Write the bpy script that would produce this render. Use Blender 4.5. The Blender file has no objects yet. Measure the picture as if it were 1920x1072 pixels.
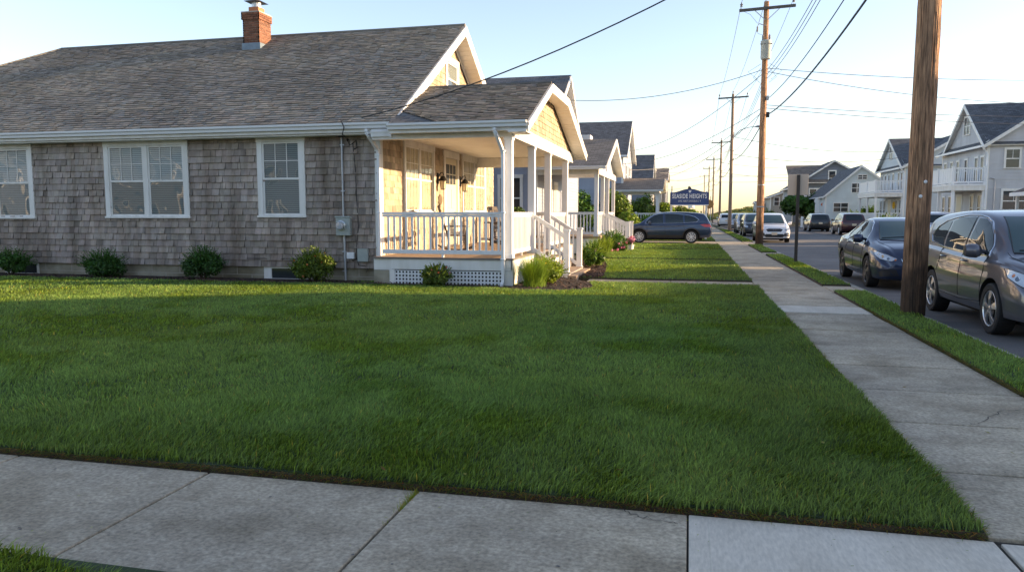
import bpy, bmesh, math, random
import numpy as np
from mathutils import Vector, Matrix
from mathutils.bvhtree import BVHTree
from mathutils.geometry import delaunay_2d_cdt
random.seed(7); RNG = np.random.default_rng(7)
SC = bpy.context.scene; COL = SC.collection
R = math.radians
# ------------------------------------------------------------------ materials
MATS = {}
def mat(name, base=(.5,.5,.5), rough=.6, metal=0., tint=False, noise=None, bump=None, stretch=None, coat=0., spec=.5, noise2=None, alpha=None):
    """noise/noise2 = (scale, low, high) multiply the colour; bump = (scale, strength, distance)"""
    m = bpy.data.materials.new(name); m.use_nodes = True
    nt = m.node_tree; b = nt.nodes['Principled BSDF']; L = nt.links.new
    b.inputs['Roughness'].default_value = rough; b.inputs['Metallic'].default_value = metal
    b.inputs['Coat Weight'].default_value = coat; b.inputs['Coat Roughness'].default_value = .03
    b.inputs['Specular IOR Level'].default_value = spec
    tc = nt.nodes.new('ShaderNodeTexCoord'); vec = tc.outputs['Object']
    if stretch:
        mp = nt.nodes.new('ShaderNodeMapping'); mp.inputs['Scale'].default_value = stretch; L(vec, mp.inputs['Vector']); vec = mp.outputs[0]
    c = nt.nodes.new('ShaderNodeRGB'); c.outputs[0].default_value = (*base, 1); col = c.outputs[0]
    def mul(a, bsock):
        x = nt.nodes.new('ShaderNodeVectorMath'); x.operation = 'MULTIPLY'; L(a, x.inputs[0]); L(bsock, x.inputs[1]); return x.outputs[0]
    for ns in (noise, noise2):
        if ns:
            n = nt.nodes.new('ShaderNodeTexNoise'); n.inputs['Scale'].default_value = ns[0]; n.inputs['Detail'].default_value = 6; n.inputs['Roughness'].default_value = .6
            L(vec, n.inputs['Vector']); r = nt.nodes.new('ShaderNodeMapRange')
            r.inputs['From Min'].default_value = .3; r.inputs['From Max'].default_value = .7
            r.inputs['To Min'].default_value = ns[1]; r.inputs['To Max'].default_value = ns[2]; L(n.outputs['Fac'], r.inputs['Value']); col = mul(col, r.outputs[0])
    if tint:
        a = nt.nodes.new('ShaderNodeAttribute'); a.attribute_name = 'tint'; col = mul(col, a.outputs['Color'])
    L(col, b.inputs['Base Color'])
    if bump:
        n = nt.nodes.new('ShaderNodeTexNoise'); n.inputs['Scale'].default_value = bump[0]; n.inputs['Detail'].default_value = 5; L(vec, n.inputs['Vector'])
        bp = nt.nodes.new('ShaderNodeBump'); bp.inputs['Strength'].default_value = bump[1]; bp.inputs['Distance'].default_value = bump[2]
        L(n.outputs['Fac'], bp.inputs['Height']); L(bp.outputs[0], b.inputs['Normal'])
    MATS[name] = m; return m
def siding(name, base, pitch=.11, rough=.55):
    m = mat(name, base, rough, noise=(1.3,.92,1.06)); nt = m.node_tree; L = nt.links.new; b = nt.nodes['Principled BSDF']
    g = nt.nodes.new('ShaderNodeNewGeometry'); s = nt.nodes.new('ShaderNodeSeparateXYZ'); L(g.outputs['Position'], s.inputs[0])
    d = nt.nodes.new('ShaderNodeMath'); d.operation = 'DIVIDE'; d.inputs[1].default_value = pitch; L(s.outputs['Z'], d.inputs[0])
    f = nt.nodes.new('ShaderNodeMath'); f.operation = 'FRACT'; L(d.outputs[0], f.inputs[0])
    i = nt.nodes.new('ShaderNodeMath'); i.operation = 'SUBTRACT'; i.inputs[0].default_value = 1; L(f.outputs[0], i.inputs[1])
    bp = nt.nodes.new('ShaderNodeBump'); bp.inputs['Strength'].default_value = 1; bp.inputs['Distance'].default_value = pitch*.3
    if name in ('siding_tan','siding_slate','siding_cream','siding_white'): L(i.outputs[0], bp.inputs['Height']); L(bp.outputs[0], b.inputs['Normal'])
    return m
def rooftile(name, base, ratio=.3):
    """asphalt shingles of a far roof: brick pattern in the slope's own u,v (UV map)"""
    m = mat(name, base, .9); nt = m.node_tree; L = nt.links.new; b = nt.nodes['Principled BSDF']
    uv = nt.nodes.new('ShaderNodeUVMap'); uv.uv_map = 'UVMap'
    br = nt.nodes.new('ShaderNodeTexBrick'); L(uv.outputs[0], br.inputs['Vector']); br.inputs['Scale'].default_value = 1
    br.inputs['Brick Width'].default_value = .3; br.inputs['Row Height'].default_value = .14; br.inputs['Mortar Size'].default_value = .012
    k = lambda f: (*[c*f for c in base], 1)
    br.inputs['Color1'].default_value = k(.75); br.inputs['Color2'].default_value = k(1.35); br.inputs['Mortar'].default_value = k(.5); br.inputs['Bias'].default_value = -.1
    n = nt.nodes.new('ShaderNodeTexNoise'); n.inputs['Scale'].default_value = 1.2; n.inputs['Detail'].default_value = 5; L(uv.outputs[0], n.inputs['Vector'])
    r = nt.nodes.new('ShaderNodeMapRange'); r.inputs['To Min'].default_value = .7; r.inputs['To Max'].default_value = 1.3; L(n.outputs['Fac'], r.inputs['Value'])
    x = nt.nodes.new('ShaderNodeVectorMath'); x.operation = 'MULTIPLY'; L(br.outputs['Color'], x.inputs[0]); L(r.outputs[0], x.inputs[1]); L(x.outputs[0], b.inputs['Base Color'])
    bp = nt.nodes.new('ShaderNodeBump'); bp.inputs['Strength'].default_value = .8; bp.inputs['Distance'].default_value = .015; bp.invert = True
    L(br.outputs['Fac'], bp.inputs['Height']); L(bp.outputs[0], b.inputs['Normal']); return m
def glass(name, tintc=(.9,.95,.95), refl=.3, wave=.0, dark=None):
    m = bpy.data.materials.new(name); m.use_nodes = True; nt = m.node_tree; nt.nodes.clear(); L = nt.links.new
    o = nt.nodes.new('ShaderNodeOutputMaterial'); g = nt.nodes.new('ShaderNodeBsdfGlossy'); g.inputs['Roughness'].default_value = .01; g.inputs['Color'].default_value = (.95,.95,.95,1)
    if dark: t = nt.nodes.new('ShaderNodeBsdfDiffuse'); t.inputs['Color'].default_value = (*dark, 1)
    else: t = nt.nodes.new('ShaderNodeBsdfTransparent'); t.inputs['Color'].default_value = (*tintc, 1)
    ge = nt.nodes.new('ShaderNodeNewGeometry'); dt = nt.nodes.new('ShaderNodeVectorMath'); dt.operation = 'DOT_PRODUCT'; L(ge.outputs['Normal'], dt.inputs[0]); L(ge.outputs['Incoming'], dt.inputs[1])
    ab = nt.nodes.new('ShaderNodeMath'); ab.operation = 'ABSOLUTE'; L(dt.outputs['Value'], ab.inputs[0]); su = nt.nodes.new('ShaderNodeMath'); su.operation = 'SUBTRACT'; su.inputs[0].default_value = 1; L(ab.outputs[0], su.inputs[1])
    pw = nt.nodes.new('ShaderNodeMath'); pw.operation = 'POWER'; pw.inputs[1].default_value = 5; L(su.outputs[0], pw.inputs[0])
    ad = nt.nodes.new('ShaderNodeMath'); ad.operation = 'MULTIPLY_ADD'; ad.inputs[1].default_value = .95; ad.inputs[2].default_value = refl+.04; ad.use_clamp = True; L(pw.outputs[0], ad.inputs[0])
    mx = nt.nodes.new('ShaderNodeMixShader'); L(ad.outputs[0], mx.inputs[0]); L(t.outputs[0], mx.inputs[1]); L(g.outputs[0], mx.inputs[2]); L(mx.outputs[0], o.inputs[0])
    if wave:
        tc = nt.nodes.new('ShaderNodeTexCoord'); n = nt.nodes.new('ShaderNodeTexNoise'); n.inputs['Scale'].default_value = 1.6; n.inputs['Detail'].default_value = 1; L(tc.outputs['Object'], n.inputs['Vector'])
        bp = nt.nodes.new('ShaderNodeBump'); bp.inputs['Strength'].default_value = 1; bp.inputs['Distance'].default_value = wave; L(n.outputs['Fac'], bp.inputs['Height']); L(bp.outputs[0], g.inputs['Normal'])
    MATS[name] = m; return m
def leafmat(name, base, trans=.35, rough=.45):
    m = bpy.data.materials.new(name); m.use_nodes = True; nt = m.node_tree; nt.nodes.clear(); L = nt.links.new
    o = nt.nodes.new('ShaderNodeOutputMaterial'); a = nt.nodes.new('ShaderNodeAttribute'); a.attribute_name = 'tint'
    c = nt.nodes.new('ShaderNodeVectorMath'); c.operation = 'MULTIPLY'; c.inputs[1].default_value = base; L(a.outputs['Color'], c.inputs[0])
    d = nt.nodes.new('ShaderNodeBsdfDiffuse'); t = nt.nodes.new('ShaderNodeBsdfTranslucent'); g = nt.nodes.new('ShaderNodeBsdfGlossy'); g.inputs['Roughness'].default_value = rough
    g.inputs['Color'].default_value = (.6,.65,.6,1)
    L(c.outputs[0], d.inputs['Color']); y = nt.nodes.new('ShaderNodeVectorMath'); y.operation = 'MULTIPLY'; y.inputs[1].default_value = (1.25,1.15,.5); L(c.outputs[0], y.inputs[0]); L(y.outputs[0], t.inputs['Color'])
    m1 = nt.nodes.new('ShaderNodeMixShader'); m1.inputs[0].default_value = trans; L(d.outputs[0], m1.inputs[1]); L(t.outputs[0], m1.inputs[2])
    m2 = nt.nodes.new('ShaderNodeMixShader'); m2.inputs[0].default_value = .035; L(m1.outputs[0], m2.inputs[1]); L(g.outputs[0], m2.inputs[2]); L(m2.outputs[0], o.inputs[0])
    MATS[name] = m; return m
mat('white_paint', (.80,.79,.76), .45, noise=(2.5,.93,1.02), bump=(30,.05,.002))
mat('white_vinyl', (.78,.79,.80), .35, noise=(1.5,.95,1.02))
mat('white_metal', (.80,.81,.82), .3)
mat('ceiling_paint', (.78,.76,.72), .6, noise=(1.5,.95,1.03))
mat('shingle_wall', (.315,.28,.25), .9, tint=True, noise=(1.1,.78,1.2), noise2=(9,.8,1.15), stretch=(1,1,.45), bump=(60,.5,.004))
mat('shingle_gable', (.40,.34,.255), .9, tint=True, noise=(1.1,.85,1.12), noise2=(9,.85,1.12), stretch=(1,1,.45), bump=(60,.5,.004))
mat('roof_shingle', (.235,.215,.185), .93, tint=True, noise=(.5,.8,1.22), noise2=(70,.8,1.2), bump=(120,.5,.004))
rooftile('roof_dark', (.105,.11,.12)); rooftile('roof_grey', (.12,.118,.115)); rooftile('roof_brown', (.2,.16,.125)); rooftile('roof_redbrown', (.16,.11,.085))
mat('block_foundation', (.36,.33,.25), .95, noise=(1.2,.7,1.15), bump=(15,.6,.01))
mat('mortar', (.42,.38,.33), .95); mat('brick', (.19,.08,.045), .85, tint=True, noise=(20,.7,1.2), bump=(60,.4,.003))
mat('lead_flashing', (.17,.22,.27), .5, metal=.4, noise=(5,.8,1.15)); mat('terracotta', (.42,.17,.08), .8, noise=(8,.8,1.15)); mat('steel', (.45,.45,.45), .35, metal=.9)
mat('window_dark', (.03,.035,.04), .5); mat('blind', (.55,.57,.56), .7); mat('curtain', (.62,.52,.36), .9, noise=(6,.8,1.1))
mat('blind_cool', (.22,.25,.245), .7)
mat('deck_wood', (.34,.24,.16), .65, noise=(3,.8,1.15), stretch=(1,8,1)); mat('deck_edge', (.17,.15,.14), .7)
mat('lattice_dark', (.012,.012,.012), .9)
mat('meter_grey', (.34,.38,.36), .45, noise=(6,.9,1.08)); mat('conduit', (.42,.44,.47), .4, metal=.3); mat('cable_black', (.012,.012,.014), .5); mat('cable_grey', (.10,.10,.11), .5)
mat('mulch', (.055,.034,.025), .95, tint=True, noise=(30,.6,1.5))
mat('mulch_ground', (.045,.028,.02), .95, noise=(25,.5,1.6), bump=(40,1,.02))
mat('concrete', (.395,.34,.25), .9, tint=True, noise=(1.3,.78,1.16), noise2=(38,.62,1.4), bump=(42,.8,.012))
mat('concrete_new', (.62,.56,.46), .85, noise=(2,.90,1.06), noise2=(60,.82,1.12), bump=(150,.35,.004), stretch=(1,.25,1))
mat('joint_dark', (.06,.055,.045), .95); mat('kerb_concrete', (.40,.36,.29), .9, noise=(3,.75,1.15), noise2=(60,.85,1.1), bump=(60,.4,.005))
mat('asphalt', (.115,.108,.102), .85, noise=(.5,.75,1.3), noise2=(110,.6,1.5), bump=(120,.7,.006)); mat('asphalt_seal', (.03,.03,.033), .6)
mat('soil', (.07,.05,.03), .95, noise=(12,.6,1.4), bump=(30,.8,.02)); mat('turf_base', (.028,.045,.014), .95, noise=(2,.7,1.3))
mat('sand', (.34,.30,.22), .95, noise=(.3,.7,1.2), noise2=(3,.8,1.2)); mat('field', (.16,.16,.085), .95, noise=(.15,.7,1.3), noise2=(2,.7,1.3))
mat('pole_wood', (.38,.215,.12), .9, noise=(2.2,.55,1.45), noise2=(9,.4,1.55), stretch=(5,5,.4), bump=(7,1,.05)); mat('pole_wood_grey', (.27,.19,.13), .9, noise=(3,.75,1.2), stretch=(5,5,.3), bump=(7,.8,.02))
m = MATS['pole_wood']; nt = m.node_tree; L = nt.links.new; b = nt.nodes['Principled BSDF']; src = b.inputs['Base Color'].links[0].from_socket
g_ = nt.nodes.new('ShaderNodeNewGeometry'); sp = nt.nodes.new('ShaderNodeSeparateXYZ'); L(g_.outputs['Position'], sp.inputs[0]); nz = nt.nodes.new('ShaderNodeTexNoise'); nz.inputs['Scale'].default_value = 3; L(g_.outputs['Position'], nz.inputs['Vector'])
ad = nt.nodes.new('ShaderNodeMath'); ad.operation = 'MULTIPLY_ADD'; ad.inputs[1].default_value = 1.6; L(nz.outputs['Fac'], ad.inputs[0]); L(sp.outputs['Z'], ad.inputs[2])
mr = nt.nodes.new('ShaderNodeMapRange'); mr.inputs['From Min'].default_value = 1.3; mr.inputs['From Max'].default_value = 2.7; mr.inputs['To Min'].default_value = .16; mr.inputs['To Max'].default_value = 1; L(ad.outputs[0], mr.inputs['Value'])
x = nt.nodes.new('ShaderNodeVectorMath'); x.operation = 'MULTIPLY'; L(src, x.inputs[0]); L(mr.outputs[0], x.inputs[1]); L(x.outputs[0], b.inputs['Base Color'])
mat('creosote', (.03,.018,.014), .85, noise=(9,.5,1.7), stretch=(4,4,.4), bump=(9,.9,.02))
mat('arm_wood', (.11,.10,.09), .9, noise=(6,.7,1.2)); mat('porcelain', (.22,.20,.19), .3); mat('transformer_grey', (.44,.47,.44), .45, noise=(4,.85,1.08)); mat('galvanised', (.38,.39,.40), .4, metal=.6)
mat('sign_blue', (.03,.06,.18), .4, noise=(3,.85,1.2)); mat('sign_white', (.78,.78,.76), .5); mat('sign_back', (.58,.48,.38), .5, metal=0., noise=(2,.93,1.05)); mat('post_dark', (.05,.045,.04), .6, metal=.3); mat('orange_sign', (.75,.17,.04), .5)
mat('rubber', (.014,.014,.015), .75, bump=(60,.2,.003)); mat('plastic_black', (.02,.02,.022), .45); mat('wheel_well', (.006,.006,.006), .9)
mat('alloy', (.55,.56,.58), .28, metal=.85); mat('alloy_light', (.72,.73,.74), .35, metal=.3); mat('alloy_dark', (.12,.12,.13), .3, metal=.8); mat('chrome', (.75,.76,.78), .12, metal=1); mat('brake', (.08,.075,.07), .5, metal=.6)
mat('lamp_red', (.45,.012,.012), .12, coat=1); mat('lamp_orange', (.6,.16,.03), .15, coat=1); mat('lamp_clear', (.50,.54,.58), .1, metal=.35, coat=1); mat('lamp_lens', (.13,.16,.2), .05, metal=.6, coat=1)
mat('plate', (.75,.6,.42), .5); mat('plate_text', (.05,.06,.12), .5)
def paint(n, c, metal=.35, rough=.3): return mat(n, c, rough, metal=metal, coat=1.)
paint('paint_grey', (.125,.125,.145), .5); paint('paint_navy', (.02,.032,.07), .45); paint('paint_slate', (.025,.045,.095), .5); paint('paint_white', (.76,.77,.78), 0); paint('paint_black', (.018,.02,.024), .3)
paint('paint_maroon', (.06,.016,.018), .4); paint('paint_silver', (.45,.46,.48), .6)
glass('car_glass', dark=(.010,.018,.02), refl=.02); glass('car_glass_teal', dark=(.05,.085,.085), refl=.03)
glass('house_glass', (.9,.93,.93), .03, wave=.008); glass('far_glass', dark=(.035,.04,.045), refl=.02)
siding('siding_bluegrey', (.30,.33,.40), .14); siding('siding_cream', (.62,.56,.43), .13); siding('siding_grey', (.50,.51,.53), .2); siding('siding_palegrey', (.54,.59,.62), .16); siding('siding_paleblue', (.58,.64,.65), .18)
siding('siding_slate', (.17,.19,.22), .16); siding('siding_tan', (.34,.30,.24), .16); siding('siding_white', (.66,.68,.71), .13); siding('soffit', (.70,.66,.58), .1)
mat('door_cream', (.66,.6,.44), .4); mat('door_wood', (.45,.22,.06), .5); mat('iron_dark', (.02,.018,.016), .5, metal=.5); mat('chair_wood', (.055,.038,.028), .6); mat('wreath', (.14,.10,.06), .9); mat('yellow_wreath', (.8,.5,.03), .8)
leafmat('grass_blade', (.162,.25,.042), .40, .5); leafmat('leaf', (.065,.115,.028), .3); leafmat('petal', (.5,.5,.5), .4); mat('bark', (.09,.065,.045), .95, noise=(8,.6,1.3), bump=(20,.6,.01))
mat('water_far', (.2,.25,.3), .2); mat('pot', (.7,.68,.62), .6)
def weather(name, sc, lo, hi, fmin=.35, fmax=.65, world=True):
    """one more layer of stains over a material's colour"""
    nt = MATS[name].node_tree; L = nt.links.new; b = nt.nodes['Principled BSDF']; src = b.inputs['Base Color'].links[0].from_socket
    g = nt.nodes.new('ShaderNodeNewGeometry'); mp = nt.nodes.new('ShaderNodeMapping'); mp.inputs['Scale'].default_value = sc; L(g.outputs['Position'], mp.inputs['Vector'])
    n = nt.nodes.new('ShaderNodeTexNoise'); n.inputs['Scale'].default_value = 1; n.inputs['Detail'].default_value = 4; L(mp.outputs[0], n.inputs['Vector'])
    r = nt.nodes.new('ShaderNodeMapRange'); r.inputs['From Min'].default_value = fmin; r.inputs['From Max'].default_value = fmax; L(n.outputs['Fac'], r.inputs['Value'])
    m = nt.nodes.new('ShaderNodeMix'); m.data_type = 'RGBA'; m.inputs['A'].default_value = (*lo,1); m.inputs['B'].default_value = (*hi,1); L(r.outputs[0], m.inputs['Factor'])
    x = nt.nodes.new('ShaderNodeVectorMath'); x.operation = 'MULTIPLY'; L(src, x.inputs[0]); L(m.outputs['Result'], x.inputs[1]); L(x.outputs[0], b.inputs['Base Color'])
weather('shingle_wall', (3.2,3.2,.32), (.66,.62,.56), (1.12,1.12,1.12), .3, .55); weather('shingle_wall', (.45,.45,.5), (.84,.80,.78), (1.1,1.1,1.12))
weather('shingle_gable', (3.2,3.2,.32), (.8,.76,.7), (1.1,1.1,1.1))
weather('roof_shingle', (.35,1.2,.5), (.88,.89,.92), (1.1,1.08,1.04))
weather('concrete', (1.7,1.7,1), (.74,.72,.68), (1.06,1.06,1.06), .32, .52); weather('concrete', (9,9,1), (.86,.85,.83), (1.06,1.06,1.06)); weather('concrete', (.5,.5,1), (.9,.9,.92), (1.08,1.06,1.03))
weather('concrete_new', (4,1.2,1), (.9,.89,.87), (1.03,1.03,1.03)); weather('white_paint', (5,5,.8), (.90,.89,.86), (1.02,1.02,1.02)); weather('white_vinyl', (7,7,1.), (.92,.92,.90), (1.02,1.02,1.02), .3, .5)
weather('asphalt', (.25,1.4,1), (.78,.78,.8), (1.15,1.14,1.12)); weather('block_foundation', (2,2,3), (.6,.56,.48), (1.1,1.1,1.1)); weather('siding_grey', (1.5,1.5,.3), (.9,.89,.88), (1.04,1.04,1.04))
# ------------------------------------------------------------------ mesh builder
class MB:
    def __init__(s): s.v = []; s.f = []; s.m = []; s.t = []; s.fuv = {}; s.mats = []
    def mi(s, m):
        if m is None: m = 'white_paint'
        if m not in s.mats: s.mats.append(m)
        return s.mats.index(m)
    def face(s, pts, m, t=1.):
        i = len(s.v); s.v += [tuple(p) for p in pts]; s.f.append(tuple(range(i, i+len(pts)))); s.m.append(s.mi(m)); s.t.append(t)
    def slope(s, pts, m, th=.1, edge=None):
        """roof slab: pts counter-clockwise seen from above, first edge along the eave"""
        P = [Vector(p) for p in pts]; U = (P[1]-P[0]).normalized(); N = U.cross(P[-1]-P[0]).normalized(); V = N.cross(U)
        s.fuv[len(s.f)] = [((p-P[0]).dot(U)+P[0].length, (p-P[0]).dot(V)) for p in P]; s.face(P, m)
        Q = [p-N*th for p in P]; s.face(Q[::-1], edge or m)
        for i in range(len(P)): j = (i+1) % len(P); s.face([P[i],Q[i],Q[j],P[j]], edge or m)
    def grid(s, rows, m, t=1., close=False):
        i = len(s.v); n = len(rows[0]); k = s.mi(m)
        for r in rows: s.v += [tuple(p) for p in r]
        for a in range(len(rows)-1):
            for b in range(n if close else n-1):
                c = (b+1) % n; s.f.append((i+a*n+b, i+a*n+c, i+(a+1)*n+c, i+(a+1)*n+b)); s.m.append(k); s.t.append(t)
    def box(s, x0, x1, y0, y1, z0, z1, m, t=1.):
        x0,x1=min(x0,x1),max(x0,x1); y0,y1=min(y0,y1),max(y0,y1); z0,z1=min(z0,z1),max(z0,z1)
        i = len(s.v); k = s.mi(m)
        s.v += [(x,y,z) for z in (z0,z1) for y in (y0,y1) for x in (x0,x1)]
        for q in ((0,2,3,1),(4,5,7,6),(0,1,5,4),(2,6,7,3),(0,4,6,2),(1,3,7,5)): s.f.append(tuple(i+j for j in q)); s.m.append(k); s.t.append(t)
    def beam(s, a, b, w, h, m, up=(0,0,1), t=1., tp=1.):
        a, b = Vector(a), Vector(b); d = (b-a).normalized(); u = Vector(up)
        if abs(d.dot(u)) > .99: u = Vector((0,1,0))
        r = d.cross(u).normalized(); u = r.cross(d).normalized(); i = len(s.v); k = s.mi(m)
        for p, q in ((a,1),(b,tp)):
            for sx, sz in ((-1,-1),(1,-1),(1,1),(-1,1)): s.v.append(tuple(p+r*sx*w*q/2+u*sz*h*q/2))
        for q in ((0,1,2,3),(7,6,5,4),(0,4,5,1),(1,5,6,2),(2,6,7,3),(3,7,4,0)): s.f.append(tuple(i+j for j in q)); s.m.append(k); s.t.append(t)
    def prism(s, poly, ext, m, t=1.):
        e = Vector(ext); p = [Vector(q) for q in poly]; s.face(p[::-1], m, t); s.face([q+e for q in p], m, t)
        for i in range(len(p)): j = (i+1) % len(p); s.face([p[i], p[j], p[j]+e, p[i]+e], m, t)
    def tube(s, pts, r, m, n=8, cap=True, t=1.):
        P = [Vector(p) for p in pts]; rows = []; k = len(P); rr = r if isinstance(r, (list, tuple)) else [r]*k; pu = None
        for i in range(k):
            d = (P[min(i+1,k-1)]-P[max(i-1,0)]).normalized()
            if pu is None: pu = Vector((0,0,1)) if abs(d.z) < .95 else Vector((1,0,0))
            a = d.cross(pu).normalized(); u = a.cross(d).normalized(); pu = u
            rows.append([P[i]+(a*math.cos(2*math.pi*j/n)+u*math.sin(2*math.pi*j/n))*rr[i] for j in range(n)])
        s.grid(rows, m, t, close=True)
        if cap: s.face(rows[0][::-1], m, t); s.face(rows[-1], m, t)
    def lathe(s, prof, m, n=20, axis='z', c=(0,0,0), t=1.):
        c = Vector(c); rows = []
        for r, h in prof:
            row = []
            for j in range(n):
                a = 2*math.pi*j/n; x, y = r*math.cos(a), r*math.sin(a)
                row.append(c + (Vector((x,y,h)) if axis == 'z' else Vector((x,h,y)) if axis == 'y' else Vector((h,x,y))))
            rows.append(row)
        s.grid(rows, m, t, close=True)
    def build(s, name, parent=None, smooth=False, bevel=0., world=True, fixn=True):
        me = bpy.data.meshes.new(name); r = Vector((0,0,0)); p = parent
        while p is not None: top = p; p = p.parent; r = top.location.copy()
        v = np.array(s.v, dtype=np.float32).reshape(-1,3) - np.array(r, dtype=np.float32)
        me.from_pydata(v.tolist(), [], s.f)
        for k in s.mats: me.materials.append(MATS[k])
        me.polygons.foreach_set('material_index', s.m)
        a = me.attributes.new('tint', 'FLOAT_COLOR', 'CORNER'); ct = []
        for f, t in zip(s.f, s.t):
            q = (t,t,t,1.) if isinstance(t, (int,float)) else (*t,1.)
            ct += list(q)*len(f)
        a.data.foreach_set('color', ct)
        if s.fuv:
            uv = []
            for i, f in enumerate(s.f):
                for q in s.fuv.get(i, [(0,0)]*len(f)): uv += q
            me.uv_layers.new(name='UVMap').data.foreach_set('uv', uv)
        if fixn or smooth:
            bm = bmesh.new(); bm.from_mesh(me)
            if smooth: bmesh.ops.remove_doubles(bm, verts=bm.verts, dist=.0004)
            bmesh.ops.recalc_face_normals(bm, faces=bm.faces); bm.to_mesh(me); bm.free()
        if smooth: me.polygons.foreach_set('use_smooth', [True]*len(me.polygons))
        o = bpy.data.objects.new(name, me); COL.objects.link(o)
        if smooth:
            try: me.set_sharp_from_angle(angle=R(38))
            except Exception: pass
        if bevel: 
            b = o.modifiers.new('bevel','BEVEL'); b.width = bevel; b.segments = 2; b.limit_method = 'ANGLE'
        if parent is not None: o.parent = parent
        return o
def tag(o, label=None, cat=None, group=None, kind=None):
    if label: o['label'] = label
    if cat: o['category'] = cat
    if group: o['group'] = group
    if kind: o['kind'] = kind
    return o
def thing(name, label, cat, loc=(0,0,0), group=None):
    o = bpy.data.objects.new(name, None); COL.objects.link(o); o.location = loc; o.empty_display_size = .3
    return tag(o, label, cat, group)
def dup(o, parent=None, loc=None, rot=None, label=None, scale=None):
    c = o.copy(); COL.objects.link(c)
    if parent is not None: c.parent = parent
    if loc is not None: c.location = loc
    if rot is not None: c.rotation_euler = (0,0,rot)
    if scale: c.scale = (scale,)*3
    if label: c['label'] = label
    for ch in list(o.children): dup(ch, c)
    return c
# ------------------------------------------------------------------ shingles
def clip(poly, a, b):
    """keep the part of poly left of the line a->b"""
    out = []; n = len(poly)
    side = lambda p: (b[0]-a[0])*(p[1]-a[1])-(b[1]-a[1])*(p[0]-a[0])
    for i in range(n):
        p, q = poly[i], poly[(i+1)%n]; sp, sq = side(p), side(q)
        if sp >= 0: out.append(p)
        if sp*sq < 0: k = sp/(sp-sq); out.append((p[0]+(q[0]-p[0])*k, p[1]+(q[1]-p[1])*k))
    return out
def shingles(mb, O, U, V, poly, course, wr, thick, m, tr=(.75,1.2), holes=(), gap=.003, seed=1, warm=.0):
    rn = random.Random(seed); O, U, V = Vector(O), Vector(U).normalized(), Vector(V).normalized(); N = U.cross(V)
    P = lambda u, v, n: O+U*u+V*v+N*n
    us = [p[0] for p in poly]; vs = [p[1] for p in poly]; v = min(vs); j = 0
    while v < max(vs)-.01:
        jit = rn.uniform(-.004,.004); u = min(us)-rn.uniform(0, wr[1]); prow = rn.uniform(.94,1.06)
        while u < max(us):
            w = rn.uniform(*wr); q = [(u+gap/2,v+jit*0),(u+w-gap/2,v),(u+w-gap/2,v+course),(u+gap/2,v+course)]
            skip = any(h[0] < u+.01 and u+w < h[1]+.05 and h[2] < v+.01 and v+course < h[3]+.05 for h in holes)
            if not skip:
                for k in range(len(poly)):
                    q = clip(q, poly[k], poly[(k+1)%len(poly)])
                    if len(q) < 3: break
                if len(q) >= 3:
                    th = thick*rn.choice((.7,1.,1.35)); t = rn.uniform(*tr)*prow
                    if rn.random() < .06: t *= .75
                    tt = (t*(1+rn.uniform(0,warm)), t, t*(1-rn.uniform(0,warm)))
                    f = lambda p: P(p[0], p[1], th*(1-.85*(p[1]-v)/course))
                    top = [f(p) for p in q]; mb.face(top, m, tt)
                    bl = [p for p in q if abs(p[1]-v) < 1e-5]
                    if len(bl) >= 2:
                        a, b = min(bl), max(bl); mb.face([P(a[0],a[1],-.002),P(b[0],b[1],-.002),f(b),f(a)], m, tt)
                    for uu in (q[0][0], q[1][0]):
                        pass
            u += w
        v += course; j += 1
    return mb
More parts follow.
